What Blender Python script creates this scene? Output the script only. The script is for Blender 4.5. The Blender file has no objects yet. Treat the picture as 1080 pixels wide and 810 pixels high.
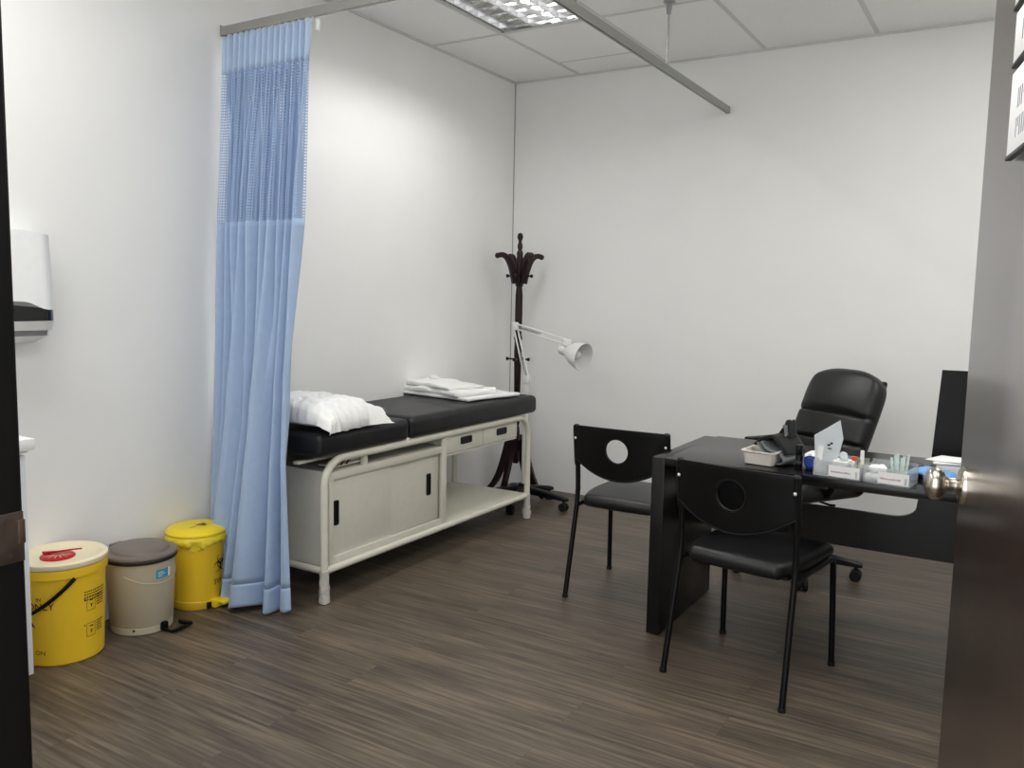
import bpy, bmesh, math, random
from mathutils import Vector, Matrix, noise
R = math.radians; PI = math.pi
random.seed(7)
SC = bpy.context.scene; COL = SC.collection

# ------------------------------------------------------------------ materials
def lin(c):
    return tuple((v/12.92 if v <= .04045 else ((v+.055)/1.055)**2.4) for v in c)
def hexc(h):
    return lin(tuple(int(h[i:i+2], 16)/255 for i in (0, 2, 4)))
def nodes(name):
    m = bpy.data.materials.new(name); m.use_nodes = True
    nt = m.node_tree; b = nt.nodes['Principled BSDF']
    return m, nt, b
def mat(name, col, rough=.5, metal=0., vary=.06, nscale=30., bump=0., bscale=200., trans=0., ior=1.45, spec=.5, coat=0., stretch=(1, 1, 1), sheen=0., sss=0.):
    m, nt, b = nodes(name)
    c = hexc(col) if isinstance(col, str) else col
    tc = nt.nodes.new('ShaderNodeTexCoord'); mp = nt.nodes.new('ShaderNodeMapping')
    mp.inputs['Scale'].default_value = stretch
    nt.links.new(tc.outputs['Object'], mp.inputs['Vector'])
    n = nt.nodes.new('ShaderNodeTexNoise'); n.inputs['Scale'].default_value = nscale; n.inputs['Detail'].default_value = 4
    nt.links.new(mp.outputs['Vector'], n.inputs['Vector'])
    r = nt.nodes.new('ShaderNodeValToRGB')
    r.color_ramp.elements[0].position = .3; r.color_ramp.elements[1].position = .7
    r.color_ramp.elements[0].color = tuple(v*(1-vary) for v in c)+(1,)
    r.color_ramp.elements[1].color = tuple(min(1, v*(1+vary)) for v in c)+(1,)
    nt.links.new(n.outputs['Fac'], r.inputs['Fac']); nt.links.new(r.outputs['Color'], b.inputs['Base Color'])
    b.inputs['Roughness'].default_value = rough; b.inputs['Metallic'].default_value = metal
    b.inputs['Transmission Weight'].default_value = trans; b.inputs['IOR'].default_value = ior
    b.inputs['Specular IOR Level'].default_value = spec; b.inputs['Coat Weight'].default_value = coat
    if sheen: b.inputs['Sheen Weight'].default_value = sheen
    if sss:
        b.inputs['Subsurface Weight'].default_value = sss; b.inputs['Subsurface Radius'].default_value = (.02, .015, .01)
    if bump:
        n2 = nt.nodes.new('ShaderNodeTexNoise'); n2.inputs['Scale'].default_value = bscale; n2.inputs['Detail'].default_value = 3
        nt.links.new(mp.outputs['Vector'], n2.inputs['Vector'])
        bp = nt.nodes.new('ShaderNodeBump'); bp.inputs['Strength'].default_value = bump; bp.inputs['Distance'].default_value = .002
        nt.links.new(n2.outputs['Fac'], bp.inputs['Height']); nt.links.new(bp.outputs['Normal'], b.inputs['Normal'])
    return m
def emis(name, col, s):
    m, nt, b = nodes(name)
    b.inputs['Base Color'].default_value = (.8, .8, .8, 1)
    b.inputs['Emission Color'].default_value = tuple(col)+(1,); b.inputs['Emission Strength'].default_value = s
    return m

def wood_floor():
    m, nt, b = nodes('wood_plank_vinyl'); N = nt.nodes; L = nt.links
    tc = N.new('ShaderNodeTexCoord')
    br = N.new('ShaderNodeTexBrick')
    br.inputs['Scale'].default_value = 1.; br.inputs['Brick Width'].default_value = 1.22; br.inputs['Row Height'].default_value = .18
    br.inputs['Mortar Size'].default_value = .0008; br.inputs['Mortar Smooth'].default_value = .2; br.offset = .37
    br.inputs['Color1'].default_value = (0, 0, 0, 1); br.inputs['Color2'].default_value = (1, 1, 1, 1); br.inputs['Mortar'].default_value = (.5, .5, .5, 1)
    L.new(tc.outputs['Object'], br.inputs['Vector'])
    # per-plank random offset for the grain
    ad = N.new('ShaderNodeVectorMath'); ad.operation = 'MULTIPLY_ADD'
    ad.inputs[1].default_value = (7.3, 3.1, 0); L.new(br.outputs['Color'], ad.inputs[0]); L.new(tc.outputs['Object'], ad.inputs[2])
    mp = N.new('ShaderNodeMapping'); mp.inputs['Scale'].default_value = (1.5, 36, 1); L.new(ad.outputs[0], mp.inputs['Vector'])
    n1 = N.new('ShaderNodeTexNoise'); n1.inputs['Scale'].default_value = 1.6; n1.inputs['Detail'].default_value = 7; n1.inputs['Roughness'].default_value = .62; n1.inputs['Distortion'].default_value = .4
    L.new(mp.outputs['Vector'], n1.inputs['Vector'])
    mp2 = N.new('ShaderNodeMapping'); mp2.inputs['Scale'].default_value = (1.1, 5, 1); L.new(ad.outputs[0], mp2.inputs['Vector'])
    n2 = N.new('ShaderNodeTexNoise'); n2.inputs['Scale'].default_value = 1.5; n2.inputs['Detail'].default_value = 3
    L.new(mp2.outputs['Vector'], n2.inputs['Vector'])
    r1 = N.new('ShaderNodeValToRGB'); e = r1.color_ramp.elements
    e[0].position = .28; e[0].color = hexc('40372f')+(1,); e[1].position = .74; e[1].color = hexc('857868')+(1,)
    k = e.new(.5); k.color = hexc('64594c')+(1,)
    L.new(n1.outputs['Fac'], r1.inputs['Fac'])
    mx = N.new('ShaderNodeMix'); mx.data_type = 'RGBA'; mx.blend_type = 'MULTIPLY'; mx.inputs['Factor'].default_value = .75
    r2 = N.new('ShaderNodeValToRGB'); r2.color_ramp.elements[0].position = .32; r2.color_ramp.elements[0].color = (.50, .51, .55, 1)
    r2.color_ramp.elements[1].position = .68; r2.color_ramp.elements[1].color = (1.1, 1.08, 1.05, 1)
    L.new(n2.outputs['Fac'], r2.inputs['Fac']); L.new(r1.outputs['Color'], mx.inputs['A']); L.new(r2.outputs['Color'], mx.inputs['B'])
    mx2 = N.new('ShaderNodeMix'); mx2.data_type = 'RGBA'; mx2.blend_type = 'MULTIPLY'; mx2.inputs['Factor'].default_value = .16
    L.new(mx.outputs['Result'], mx2.inputs['A']); L.new(br.outputs['Color'], mx2.inputs['B'])
    mx3 = N.new('ShaderNodeMix'); mx3.data_type = 'RGBA'; L.new(br.outputs['Fac'], mx3.inputs['Factor'])
    L.new(mx2.outputs['Result'], mx3.inputs['A']); mx3.inputs['B'].default_value = hexc('48413a')+(1,)
    L.new(mx3.outputs['Result'], b.inputs['Base Color'])
    b.inputs['Roughness'].default_value = .42; b.inputs['Specular IOR Level'].default_value = .4
    bp = N.new('ShaderNodeBump'); bp.inputs['Strength'].default_value = .15; bp.inputs['Distance'].default_value = .001
    L.new(n1.outputs['Fac'], bp.inputs['Height']); L.new(bp.outputs['Normal'], b.inputs['Normal'])
    return m
def wood(name, c0, c1, rough, stretch, scale=3., spec=.5, bump=.1):
    m, nt, b = nodes(name); N = nt.nodes; L = nt.links
    tc = N.new('ShaderNodeTexCoord'); mp = N.new('ShaderNodeMapping'); mp.inputs['Scale'].default_value = stretch
    L.new(tc.outputs['Object'], mp.inputs['Vector'])
    n = N.new('ShaderNodeTexNoise'); n.inputs['Scale'].default_value = scale; n.inputs['Detail'].default_value = 6
    L.new(mp.outputs['Vector'], n.inputs['Vector'])
    r = N.new('ShaderNodeValToRGB'); r.color_ramp.elements[0].position = .35; r.color_ramp.elements[1].position = .65
    r.color_ramp.elements[0].color = hexc(c0)+(1,); r.color_ramp.elements[1].color = hexc(c1)+(1,)
    L.new(n.outputs['Fac'], r.inputs['Fac']); L.new(r.outputs['Color'], b.inputs['Base Color'])
    b.inputs['Roughness'].default_value = rough; b.inputs['Specular IOR Level'].default_value = spec
    bp = N.new('ShaderNodeBump'); bp.inputs['Strength'].default_value = bump; bp.inputs['Distance'].default_value = .001
    L.new(n.outputs['Fac'], bp.inputs['Height']); L.new(bp.outputs['Normal'], b.inputs['Normal'])
    return m
def net_fabric():
    # knitted net band of a cubicle curtain: ladders of small holes, in UV metres
    m, nt, b = nodes('blue_net_fabric'); N = nt.nodes; L = nt.links
    uv = N.new('ShaderNodeUVMap'); sp = N.new('ShaderNodeSeparateXYZ'); L.new(uv.outputs['UV'], sp.inputs[0])
    def cell(sock, period, gap):
        d = N.new('ShaderNodeMath'); d.operation = 'DIVIDE'; d.inputs[1].default_value = period; L.new(sock, d.inputs[0])
        f = N.new('ShaderNodeMath'); f.operation = 'FRACT'; L.new(d.outputs[0], f.inputs[0])
        g = N.new('ShaderNodeMath'); g.operation = 'GREATER_THAN'; g.inputs[1].default_value = gap; L.new(f.outputs[0], g.inputs[0])
        return g.outputs[0]
    a = cell(sp.outputs['X'], .018, .45); c = cell(sp.outputs['Y'], .0125, .50)
    mu = N.new('ShaderNodeMath'); mu.operation = 'MULTIPLY'; L.new(a, mu.inputs[0]); L.new(c, mu.inputs[1])
    inv = N.new('ShaderNodeMath'); inv.operation = 'SUBTRACT'; inv.inputs[0].default_value = 1.; L.new(mu.outputs[0], inv.inputs[1])
    L.new(inv.outputs[0], b.inputs['Alpha'])
    b.inputs['Base Color'].default_value = hexc('9cb2d4')+(1,); b.inputs['Roughness'].default_value = .85
    b.inputs['Sheen Weight'].default_value = .2
    return m

M = dict(
    wall=mat('painted_wall', 'eeeeec', .75, vary=.012, nscale=3, bump=.03, bscale=300, spec=.25),
    ceil=mat('mineral_tile', 'f3f3f1', .9, vary=.02, nscale=60, bump=.1, bscale=400, spec=.2),
    tbar=mat('grey_tbar', 'd2d3d1', .6, vary=.02),
    floor=wood_floor(),
    door=wood('dark_door_laminate', '281b17', '38291f', .26, (30, 30, 1.2), 2.2, 1., .02),
    frame=wood('black_frame_wood', '060505', '0a0807', .5, (30, 30, 1.5), 2.2, .2),
    desk=wood('black_desk_laminate', '0a0909', '121011', .26, (1.5, 30, 30), 2.5, .42, .04),
    mahog=wood('mahogany', '120707', '290e11', .34, (20, 20, 2), 3, .3, .03),
    nickel=mat('satin_nickel', 'b4aca0', .24, 1., vary=.02),
    brass=mat('worn_strike_metal', '4a3e35', .45, .5, vary=.35),
    alu=mat('anodised_aluminium', '9d9e9c', .38, .7, vary=.03),
    railw=mat('rail_paint', 'a6a6a2', .38, .75, vary=.02),
    steel=mat('polished_steel', 'c8c8c8', .2, 1.),
    refl=mat('mirror_aluminium', 'd8d8d8', .18, 1.),
    whitep=mat('white_plastic', 'e9eaea', .35, vary=.02),
    whitecab=mat('white_laminate', 'e0e4ea', .35, vary=.015),
    whiteed=mat('white_edge', 'eeeeee', .4, vary=.01),
    cream=mat('cream_powder_coat', 'd6d3c6', .42, vary=.02, bump=.05, bscale=500),
    leather=mat('black_vinyl', '0b0b0d', .40, vary=.15, bump=.25, bscale=350),
    leatherm=mat('black_mattress_vinyl', '121215', .45, vary=.1, nscale=8, bump=.2, bscale=120),
    blackp=mat('black_plastic', '070708', .40, spec=.3, vary=.1, bump=.1, bscale=600),
    blackm=mat('black_metal', '060607', .35, .0, spec=.3, vary=.1),
    rubber=mat('black_rubber', '0b0b0b', .7),
    matt=mat('matt_black_fabric', '101011', .9, vary=.2, bump=.4, bscale=500, sheen=.1),
    sheet=mat('white_cotton', 'eeeeec', .9, vary=.015, bump=.15, bscale=250, spec=.2),
    blue=mat('blue_drape', 'a0b5d3', .85, vary=.03, bump=.15, bscale=500, sheen=.25, spec=.2),
    blueh=mat('blue_heading', 'b2c6e0', .85, vary=.03, bump=.1, bscale=500, sheen=.2, spec=.2),
    net=net_fabric(),
    yellow=mat('yellow_plastic', 'f0c62c', .38, vary=.03, nscale=5),
    yellowl=mat('yellow_lid_plastic', 'f2d624', .35, vary=.03, nscale=5),
    yellowbag=mat('yellow_bag', 'efd53a', .4, vary=.05, trans=.0),
    creaml=mat('cream_lid_plastic', 'f2e6c6', .35, vary=.02),
    red=mat('red_plastic', 'b3121c', .35, vary=.05),
    beige=mat('beige_plastic', 'bdb39d', .42, vary=.02),
    taupe=mat('taupe_plastic', '746a62', .38, vary=.03),
    teal=mat('teal_label', '3f9cb8', .45),
    ink=mat('black_ink', '17130f', .6),
    paper=mat('white_paper', 'ececea', .7, vary=.01),
    inkgrey=mat('grey_ink', '8a8a90', .7),
    pinkink=mat('mauve_ink', 'b690a8', .7),
    wrap=mat('plastic_wrap', 'd9d3cc', .18, vary=.1, nscale=60, bump=.8, bscale=60, trans=.25),
    tube=emis('fluorescent_tube', (1., .99, .97), 43.),
    tubeoff=mat('unlit_tube_glass', 'e2e2e0', .25),
    lampw=mat('lamp_white_enamel', 'e4e4e2', .3, vary=.01),
    lampi=mat('lamp_reflector', 'd6d8da', .35, .2, vary=.01),
    tray=mat('tray_white', 'ded8d0', .4, vary=.02),
    greylin=mat('grey_cuff_lining', '6d7270', .7, vary=.05),
    bluebag=mat('blue_bag', '1f3a8c', .4, vary=.1),
    clear=mat('clear_acrylic', 'f4f6f8', .08, vary=0., trans=.80, ior=1.3),
    packet=mat('translucent_packet', 'e4e9ec', .3, vary=.03, trans=.35, ior=1.2, bump=.3, bscale=40),
    cotton=mat('cotton_wool', 'f4f4f2', .95, vary=.02, bump=.8, bscale=200),
    orange=mat('orange_cap', 'd8512f', .4),
    palebottle=mat('pale_bottle', 'dfe6e4', .3, trans=.2),
    ygreen=mat('olive_vial_label', 'c9c98a', .5),
    mint=mat('mint_packet', 'c6d6d0', .5, vary=.15, nscale=120),
    glove=mat('blue_nitrile', '6f9fd0', .5, vary=.08, bump=.3, bscale=90),
    darkgrey=mat('dark_grey_sleeve', '3a3a40', .5),
    screen=mat('dark_screen', '07080a', .15),
    ltblue=mat('light_blue_paper', 'b4cbe6', .7),
)

pb = M['door'].node_tree.nodes['Principled BSDF']; pb.inputs['Coat Weight'].default_value = .7; pb.inputs['Coat Roughness'].default_value = .22
# ------------------------------------------------------------------ mesh builder
class MB:
    def __init__(s): s.bm = bmesh.new(); s.th = 0.
    def _xf(s, vs, mtx):
        if mtx is not None:
            for v in vs: v.co = mtx @ v.co
    def box(s, c, d, bev=0., seg=2, mtx=None, rot=None):
        r = bmesh.ops.create_cube(s.bm, size=1.); vs = r['verts']
        for v in vs: v.co = Vector((v.co.x*d[0], v.co.y*d[1], v.co.z*d[2]))
        if bev > 0:
            es = list({e for v in vs for e in v.link_edges})
            rr = bmesh.ops.bevel(s.bm, geom=es, offset=bev, segments=seg, affect='EDGES', profile=.5)
            vs = list({v for f in rr['faces'] for v in f.verts} | {v for v in vs if v.is_valid})
        m = Matrix.Translation(Vector(c)) @ (rot if rot is not None else Matrix.Identity(4))
        if mtx is not None: m = mtx @ m
        s._xf(vs, m); return s
    def b2(s, a, b, bev=0., seg=2, mtx=None):
        return s.box([(a[i]+b[i])/2 for i in range(3)], [abs(b[i]-a[i]) for i in range(3)], bev, seg, mtx)
    def tube(s, pts, rad, n=12, cap=True, closed=False, flat=None):
        pts = [Vector(p) for p in pts]; k = len(pts)
        rads = rad if isinstance(rad, (list, tuple)) else [rad]*k
        rings = []; up = None
        for i, p in enumerate(pts):
            if closed: t = pts[(i+1) % k]-pts[i-1]
            else: t = pts[min(i+1, k-1)]-pts[max(i-1, 0)]
            t.normalize()
            if up is None:
                up = Vector((0, 0, 1)) if abs(t.z) < .9 else Vector((1, 0, 0))
            a = up - t*up.dot(t)
            if a.length < 1e-6: a = t.orthogonal()
            a.normalize(); up = a; bb = t.cross(a)
            fx = flat or (1, 1)
            rings.append([s.bm.verts.new(p+(a*math.cos(2*PI*j/n)*fx[0]+bb*math.sin(2*PI*j/n)*fx[1])*rads[i]) for j in range(n)])
        for i in range(k if closed else k-1):
            A = rings[i]; B = rings[(i+1) % k]
            for j in range(n): s.bm.faces.new((A[j], A[(j+1) % n], B[(j+1) % n], B[j]))
        if cap and not closed:
            s.bm.faces.new(rings[0][::-1]); s.bm.faces.new(rings[-1])
        return s
    def cyl(s, a, b, r, r2=None, n=20): return s.tube([a, b], [r, r if r2 is None else r2], n)
    def lathe(s, prof, n=32, mtx=None, close=True):
        rings = []; allv = []
        for r, z in prof:
            if r < 1e-6: ring = [s.bm.verts.new((0, 0, z))]
            else: ring = [s.bm.verts.new((r*math.cos(2*PI*j/n), r*math.sin(2*PI*j/n), z)) for j in range(n)]
            rings.append(ring); allv += ring
        for A, B in zip(rings, rings[1:]):
            for j in range(n):
                a0, a1 = A[j % len(A)], A[(j+1) % len(A)]; b0, b1 = B[j % len(B)], B[(j+1) % len(B)]
                f = []
                for v in (a0, a1, b1, b0):
                    if v not in f: f.append(v)
                if len(f) > 2: s.bm.faces.new(f)
        if close:
            if len(rings[0]) > 1: s.bm.faces.new(rings[0][::-1])
            if len(rings[-1]) > 1: s.bm.faces.new(rings[-1])
        s._xf(allv, mtx); return s
    def prism(s, poly, th, mtx=None):
        # polygon in local XY, extruded +Z by th
        A = [s.bm.verts.new((x, y, 0)) for x, y in poly]; B = [s.bm.verts.new((x, y, th)) for x, y in poly]
        s.bm.faces.new(A[::-1]); s.bm.faces.new(B)
        k = len(poly)
        for i in range(k): s.bm.faces.new((A[i], A[(i+1) % k], B[(i+1) % k], B[i]))
        s._xf(A+B, mtx); return s
    def grid(s, fn, nu, nv, cu=False, cv=False, uvfn=None):
        V = [[s.bm.verts.new(fn(i/(nu if cu else nu), j/nv)) for j in range(nv if cv else nv+1)] for i in range(nu if cu else nu+1)]
        lay = s.bm.loops.layers.uv.verify() if uvfn else None
        for i in range(nu):
            for j in range(nv):
                i2 = (i+1) % len(V); j2 = (j+1) % len(V[0])
                f = s.bm.faces.new((V[i][j], V[i2][j], V[i2][j2], V[i][j2]))
                if lay:
                    for lp, (a, b) in zip(f.loops, ((i, j), (i+1, j), (i+1, j+1), (i, j+1))):
                        lp[lay].uv = uvfn(a/nu, b/nv)
        return s
    def rbox(s, h, r, n=(8, 8, 4), fn=None, mtx=None):
        # rounded box of half sizes h with edge radius r, gridded; fn(v) displaces
        bm = s.bm; key = {}; made = []
        def vert(p):
            k = tuple(round(c, 5) for c in p)
            if k not in key:
                q = Vector(p); inner = Vector([max(-(h[i]-r), min(h[i]-r, q[i])) for i in range(3)])
                d = q-inner
                if d.length > 1e-9: q = inner+d.normalized()*r
                if fn: q = fn(q)
                if mtx is not None: q = mtx @ q
                key[k] = bm.verts.new(q); made.append(key[k])
            return key[k]
        def ticks(i):
            core = [-(h[i]-r)+2*(h[i]-r)*t/n[i] for t in range(n[i]+1)]
            e = [r*(1-math.tan(PI/4*(1-t/3))) for t in range(3)]
            return [-h[i]+x for x in e]+core+[h[i]-x for x in e[::-1]]
        T = [ticks(i) for i in range(3)]
        for ax in range(3):
            u, v = [(1, 2), (2, 0), (0, 1)][ax]
            for sg in (-1, 1):
                for a in range(len(T[u])-1):
                    for b in range(len(T[v])-1):
                        q = []
                        for (x, y) in ((a, b), (a+1, b), (a+1, b+1), (a, b+1)):
                            p = [0, 0, 0]; p[ax] = sg*h[ax]; p[u] = T[u][x]; p[v] = T[v][y]; q.append(vert(p))
                        if sg < 0: q = q[::-1]
                        q2 = []
                        for w in q:
                            if w not in q2: q2.append(w)
                        if len(q2) > 2:
                            try: bm.faces.new(q2)
                            except ValueError: pass
        return s
    def ball(s, c, r, n=16, sc=(1, 1, 1), fn=None):
        rr = bmesh.ops.create_uvsphere(s.bm, u_segments=n, v_segments=max(6, n*2//3), radius=r)
        for v in rr['verts']:
            q = Vector((v.co.x*sc[0], v.co.y*sc[1], v.co.z*sc[2]))
            if fn: q = fn(q)
            v.co = q+Vector(c)
        return s
    def solid(s, th): s.th = th; return s
    def build(s, name, m, parent=None, smooth=True, angle=38., mtx=None, recalc=True, loc=None):
        bm = s.bm
        if mtx is not None: bmesh.ops.transform(bm, matrix=mtx, verts=bm.verts[:])
        if recalc: bmesh.ops.recalc_face_normals(bm, faces=bm.faces[:])
        if smooth:
            for f in bm.faces: f.smooth = True
            for e in bm.edges:
                if len(e.link_faces) == 2 and e.calc_face_angle(0) > R(angle): e.smooth = False
        me = bpy.data.meshes.new(name); bm.to_mesh(me); bm.free()
        o = bpy.data.objects.new(name, me); COL.objects.link(o)
        me.materials.append(M[m] if isinstance(m, str) else m)
        if s.th:
            md = o.modifiers.new('thickness', 'SOLIDIFY'); md.thickness = s.th; md.offset = 0
        if parent is not None: o.parent = parent
        if loc is not None: o.location = loc
        return o
def tag(o, label, cat, group=None, kind=None):
    o['label'] = label; o['category'] = cat
    if group: o['group'] = group
    if kind: o['kind'] = kind
    return o
def thing(name, label, cat, loc=(0, 0, 0), rz=0., group=None):
    o = bpy.data.objects.new(name, None); o.empty_display_size = .1; COL.objects.link(o)
    o.location = loc; o.rotation_euler = (0, 0, rz)
    return tag(o, label, cat, group)
def struct(o, label=None):
    o['kind'] = 'structure'
    if label: o['label'] = label
    return o
def T(x, y, z): return Matrix.Translation((x, y, z))
def arc(c, r, a0, a1, n, f):
    return [f(c[0]+r*math.cos(a0+(a1-a0)*i/n), c[1]+r*math.sin(a0+(a1-a0)*i/n)) for i in range(n+1)]
def hoop(y0, z0, y1, z1, r, n=8):
    """rounded path in (y,z): up from (y0,z0) to z1, across, down at y1"""
    P = [(y0, z0)]
    P += [(y0+r-r*math.cos(PI/2*i/n), z1-r+r*math.sin(PI/2*i/n)) for i in range(n+1)]
    P += [(y1-r+r*math.sin(PI/2*i/n), z1-r+r*math.cos(PI/2*i/n)) for i in range(n+1)]
    P += [(y1, z0)]
    return P
def bez(p0, p1, p2, p3, n=10):
    p0, p1, p2, p3 = map(Vector, (p0, p1, p2, p3)); out = []
    for i in range(n+1):
        t = i/n; u = 1-t
        out.append(p0*u**3+p1*3*u*u*t+p2*3*u*t*t+p3*t**3)
    return out
def text_mesh(body, size, fn, name, m, parent, align='CENTER', bold=0.):
    """lettering as flat mesh; fn maps (x, y) of the text plane to a 3-D point"""
    cu = bpy.data.curves.new(name, 'FONT'); cu.body = body; cu.size = size; cu.align_x = align; cu.align_y = 'CENTER'
    cu.offset = bold; cu.resolution_u = 3
    o = bpy.data.objects.new(name, cu); COL.objects.link(o)
    dg = bpy.context.evaluated_depsgraph_get()
    me = bpy.data.meshes.new_from_object(o.evaluated_get(dg))
    bpy.data.objects.remove(o, do_unlink=True)
    for v in me.vertices: v.co = fn(v.co.x, v.co.y)
    me.materials.clear(); me.materials.append(M[m])
    ob = bpy.data.objects.new(name, me); COL.objects.link(ob); ob.parent = parent
    return ob

# ------------------------------------------------------------------ room
H = 2.881
YF = -4.76          # front wall, room side
XR = 4.05
b = MB(); b.b2((-.1, YF-.12, -.06), (XR+.1, .1, 0)); b.b2((-3.0, -7.2, -.06), (XR+3.0, YF-.12, 0)); struct(b.build('floor', 'floor', smooth=False))
b = MB(); b.b2((-.1, -.0, 0), (XR+.1, .12, H)); struct(b.build('wall_back', 'wall', smooth=False))
b = MB(); b.b2((-.12, YF, 0), (0, .12, H)); struct(b.build('wall_left', 'wall', smooth=False))
b = MB(); b.b2((XR, YF, 0), (XR+.12, .12, H)); struct(b.build('wall_right', 'wall', smooth=False))
DX0, DX1, DH = 2.360, 3.335, 2.16   # doorway
b = MB(); b.b2((-3.0, YF-.12, 0), (DX0-.05, YF, H)); b.b2((DX1+.05, YF-.12, 0), (XR+3.0, YF, H)); b.b2((DX0-.05, YF-.12, DH+.05), (DX1+.05, YF, H))
struct(b.build('wall_front', 'wall', smooth=False))
b = MB(); b.b2((DX0-.06, YF-.14, 0), (DX0, YF+.0, DH), .003); b.b2((DX1, YF-.14, 0), (DX1+.06, YF+.0, DH), .003); b.b2((DX0-.06, YF-.14, DH), (DX1+.06, YF, DH+.06), .003)
jamb = struct(b.build('trim_1', 'frame', smooth=False), 'black timber door frame around the open doorway')
b = MB(); b.box((DX0+.001, YF-.016, 1.135), (.002, .030, .050), .0008); b.box((DX0+.002, YF-.004, 1.140), (.004, .007, .024), .001); b.cyl((DX0+.0015, YF-.016, 1.152), (DX0+.003, YF-.016, 1.152), .0035, n=10); b.cyl((DX0+.0015, YF-.016, 1.118), (DX0+.003, YF-.016, 1.118), .0035, n=10)
b.build('strike_plate', 'brass', jamb)
# ceiling of lay-in tiles on a grid: openings where the fixtures sit
TX = [0, .501, 1.125, 1.749, 2.373, 2.997, 3.621, XR]
TY = [0, -.981, -2.229, -3.477, -4.76]
FIX = [(1, 1)]
b = MB()
for i in range(len(TX)-1):
    for j in range(len(TY)-1):
        if (i, j) in FIX: continue
        b.b2((TX[i], TY[j+1], H), (TX[i+1], TY[j], H+.02))
ceil = struct(b.build('ceiling', 'ceil', smooth=False))
b = MB(); w = .012
for x in TX[1:-1]:
    b.b2((x-w, YF, H-.003), (x+w, 0, H+.001))
for y in TY[1:-1]:
    for i in range(len(TX)-1): b.b2((TX[i]+(w if i else 0), y-w, H-.003), (TX[i+1]-w, y+w, H+.001))
b.b2((TX[1]+w, -.305-.008, H-.002), (TX[2]-w, -.305+.008, H+.001))
b.build('ceiling_grid', 'tbar', ceil, smooth=False)
b = MB()   # wall angle round the edge
b.b2((0, YF, H-.012), (.012, 0, H)); b.b2((.012, -.012, H-.012), (XR, 0, H))
struct(b.build('trim_2', 'tbar', smooth=False), 'grey ceiling edge angle along the walls')
b = MB(); b.b2((0, -.004, 0), (.005, 0, H-.012)); struct(b.build('trim_3', mat('grey_joint', 'a2a3a0', .8), smooth=False), 'thin grey joint line up the wall corner')

# ------------------------------------------------------------------ ceiling light
fx0, fx1, fy0, fy1 = TX[1]+.012, TX[2]-.012, TY[2]+.012, TY[1]-.012
t = thing('ceiling_light', 'recessed white ceiling light with mirrored louvres and glowing tubes', 'light', ((fx0+fx1)/2, (fy0+fy1)/2, H))
cx, cy = t.location.x, t.location.y
hx, hy = (fx1-fx0)/2, (fy1-fy0)/2
b = MB()
b.b2((-hx, -hy, 0), (-hx+.012, hy, .1)); b.b2((hx-.012, -hy, 0), (hx, hy, .1)); b.b2((-hx, -hy, 0), (hx, -hy+.012, .1)); b.b2((-hx, hy-.012, 0), (hx, hy, .1)); b.b2((-hx, -hy, .1), (hx, hy, .11))
b.build('housing', 'refl', t, smooth=False)
for k in range(3):
    x = -.19+.19*k
    b = MB(); b.cyl((x, -hy+.03, .055), (x, hy-.03, .055), .014, n=10)
    b.build('fluorescent_tube', ('tubeoff', 'tube', 'tube')[k], t)
for x0 in (-.19, 0, .19):
    for x, sg in ((x0-.095, 1), (x0+.095, -1)):   # long slanted reflectors either side of each tube
        b = MB(); a, c = (x+sg*.004, .004), (x+sg*.020, .058)
        vs = [b.bm.verts.new(v) for v in ((a[0], -hy+.014, a[1]), (a[0], hy-.014, a[1]), (c[0], hy-.014, c[1]), (c[0], -hy+.014, c[1]))]
        b.bm.faces.new(vs); b.solid(.0012); b.build('reflector', 'refl', t, smooth=False)

for k in range(11):   # cross blades, deep parabolic wedges
    y = -hy+.012+(2*hy-.024)*(k+.5)/11
    b = MB()
    for x0 in (-.19, 0, .19):
        poly = [(-.002, .002), (.002, .002), (.007, .032), (-.007, .032)]
        A = [b.bm.verts.new((x0-.088, y+p, z)) for p, z in poly]; B = [b.bm.verts.new((x0+.088, y+p, z)) for p, z in poly]
        for i in range(4): b.bm.faces.new((A[i], A[(i+1) % 4], B[(i+1) % 4], B[i]))
        b.bm.faces.new(A[::-1]); b.bm.faces.new(B)
    b.build('louvre', 'refl', t, smooth=False)

# ------------------------------------------------------------------ door
hinge = Vector((3.30, YF+.005, 0)); lead = Vector((3.12, -3.81, 0))
dd = (lead-hinge).normalized(); dn = Vector((-dd.y, dd.x, 0))       # dn: towards the room's left
DW = (lead-hinge).length
dm = Matrix(((dd.x, dn.x, 0, hinge.x), (dd.y, dn.y, 0, hinge.y), (0, 0, 1, 0), (0, 0, 0, 1)))
b = MB(); b.b2((0, -.042, .008), (DW, 0, 2.14), .0015)
door = b.build('door_1', 'door'); door.matrix_world = dm
struct(door, 'dark brown wooden door standing open at the right edge')
ks = DW-.048; kz = 1.122
km = T(ks, 0, kz) @ Matrix.Rotation(-PI/2, 4, 'X') @ Matrix.Diagonal((.80, .80, .74, 1))
b = MB(); b.lathe([(0, 0), (.034, 0), (.034, .004), (.031, .009), (.018, .011), (.013, .016), (.012, .028), (.015, .033), (.023, .037), (.0285, .045), (.0295, .053), (.027, .061), (.020, .067), (.012, .0695), (0, .070)], 36, km)
b.build('door_knob', 'nickel', door)
for z in (.25, 1.1, 1.9):
    b = MB(); b.cyl((-.004, .006, z-.05), (-.004, .006, z+.05), .007, n=10); b.build('hinge', 'steel', door)
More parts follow.
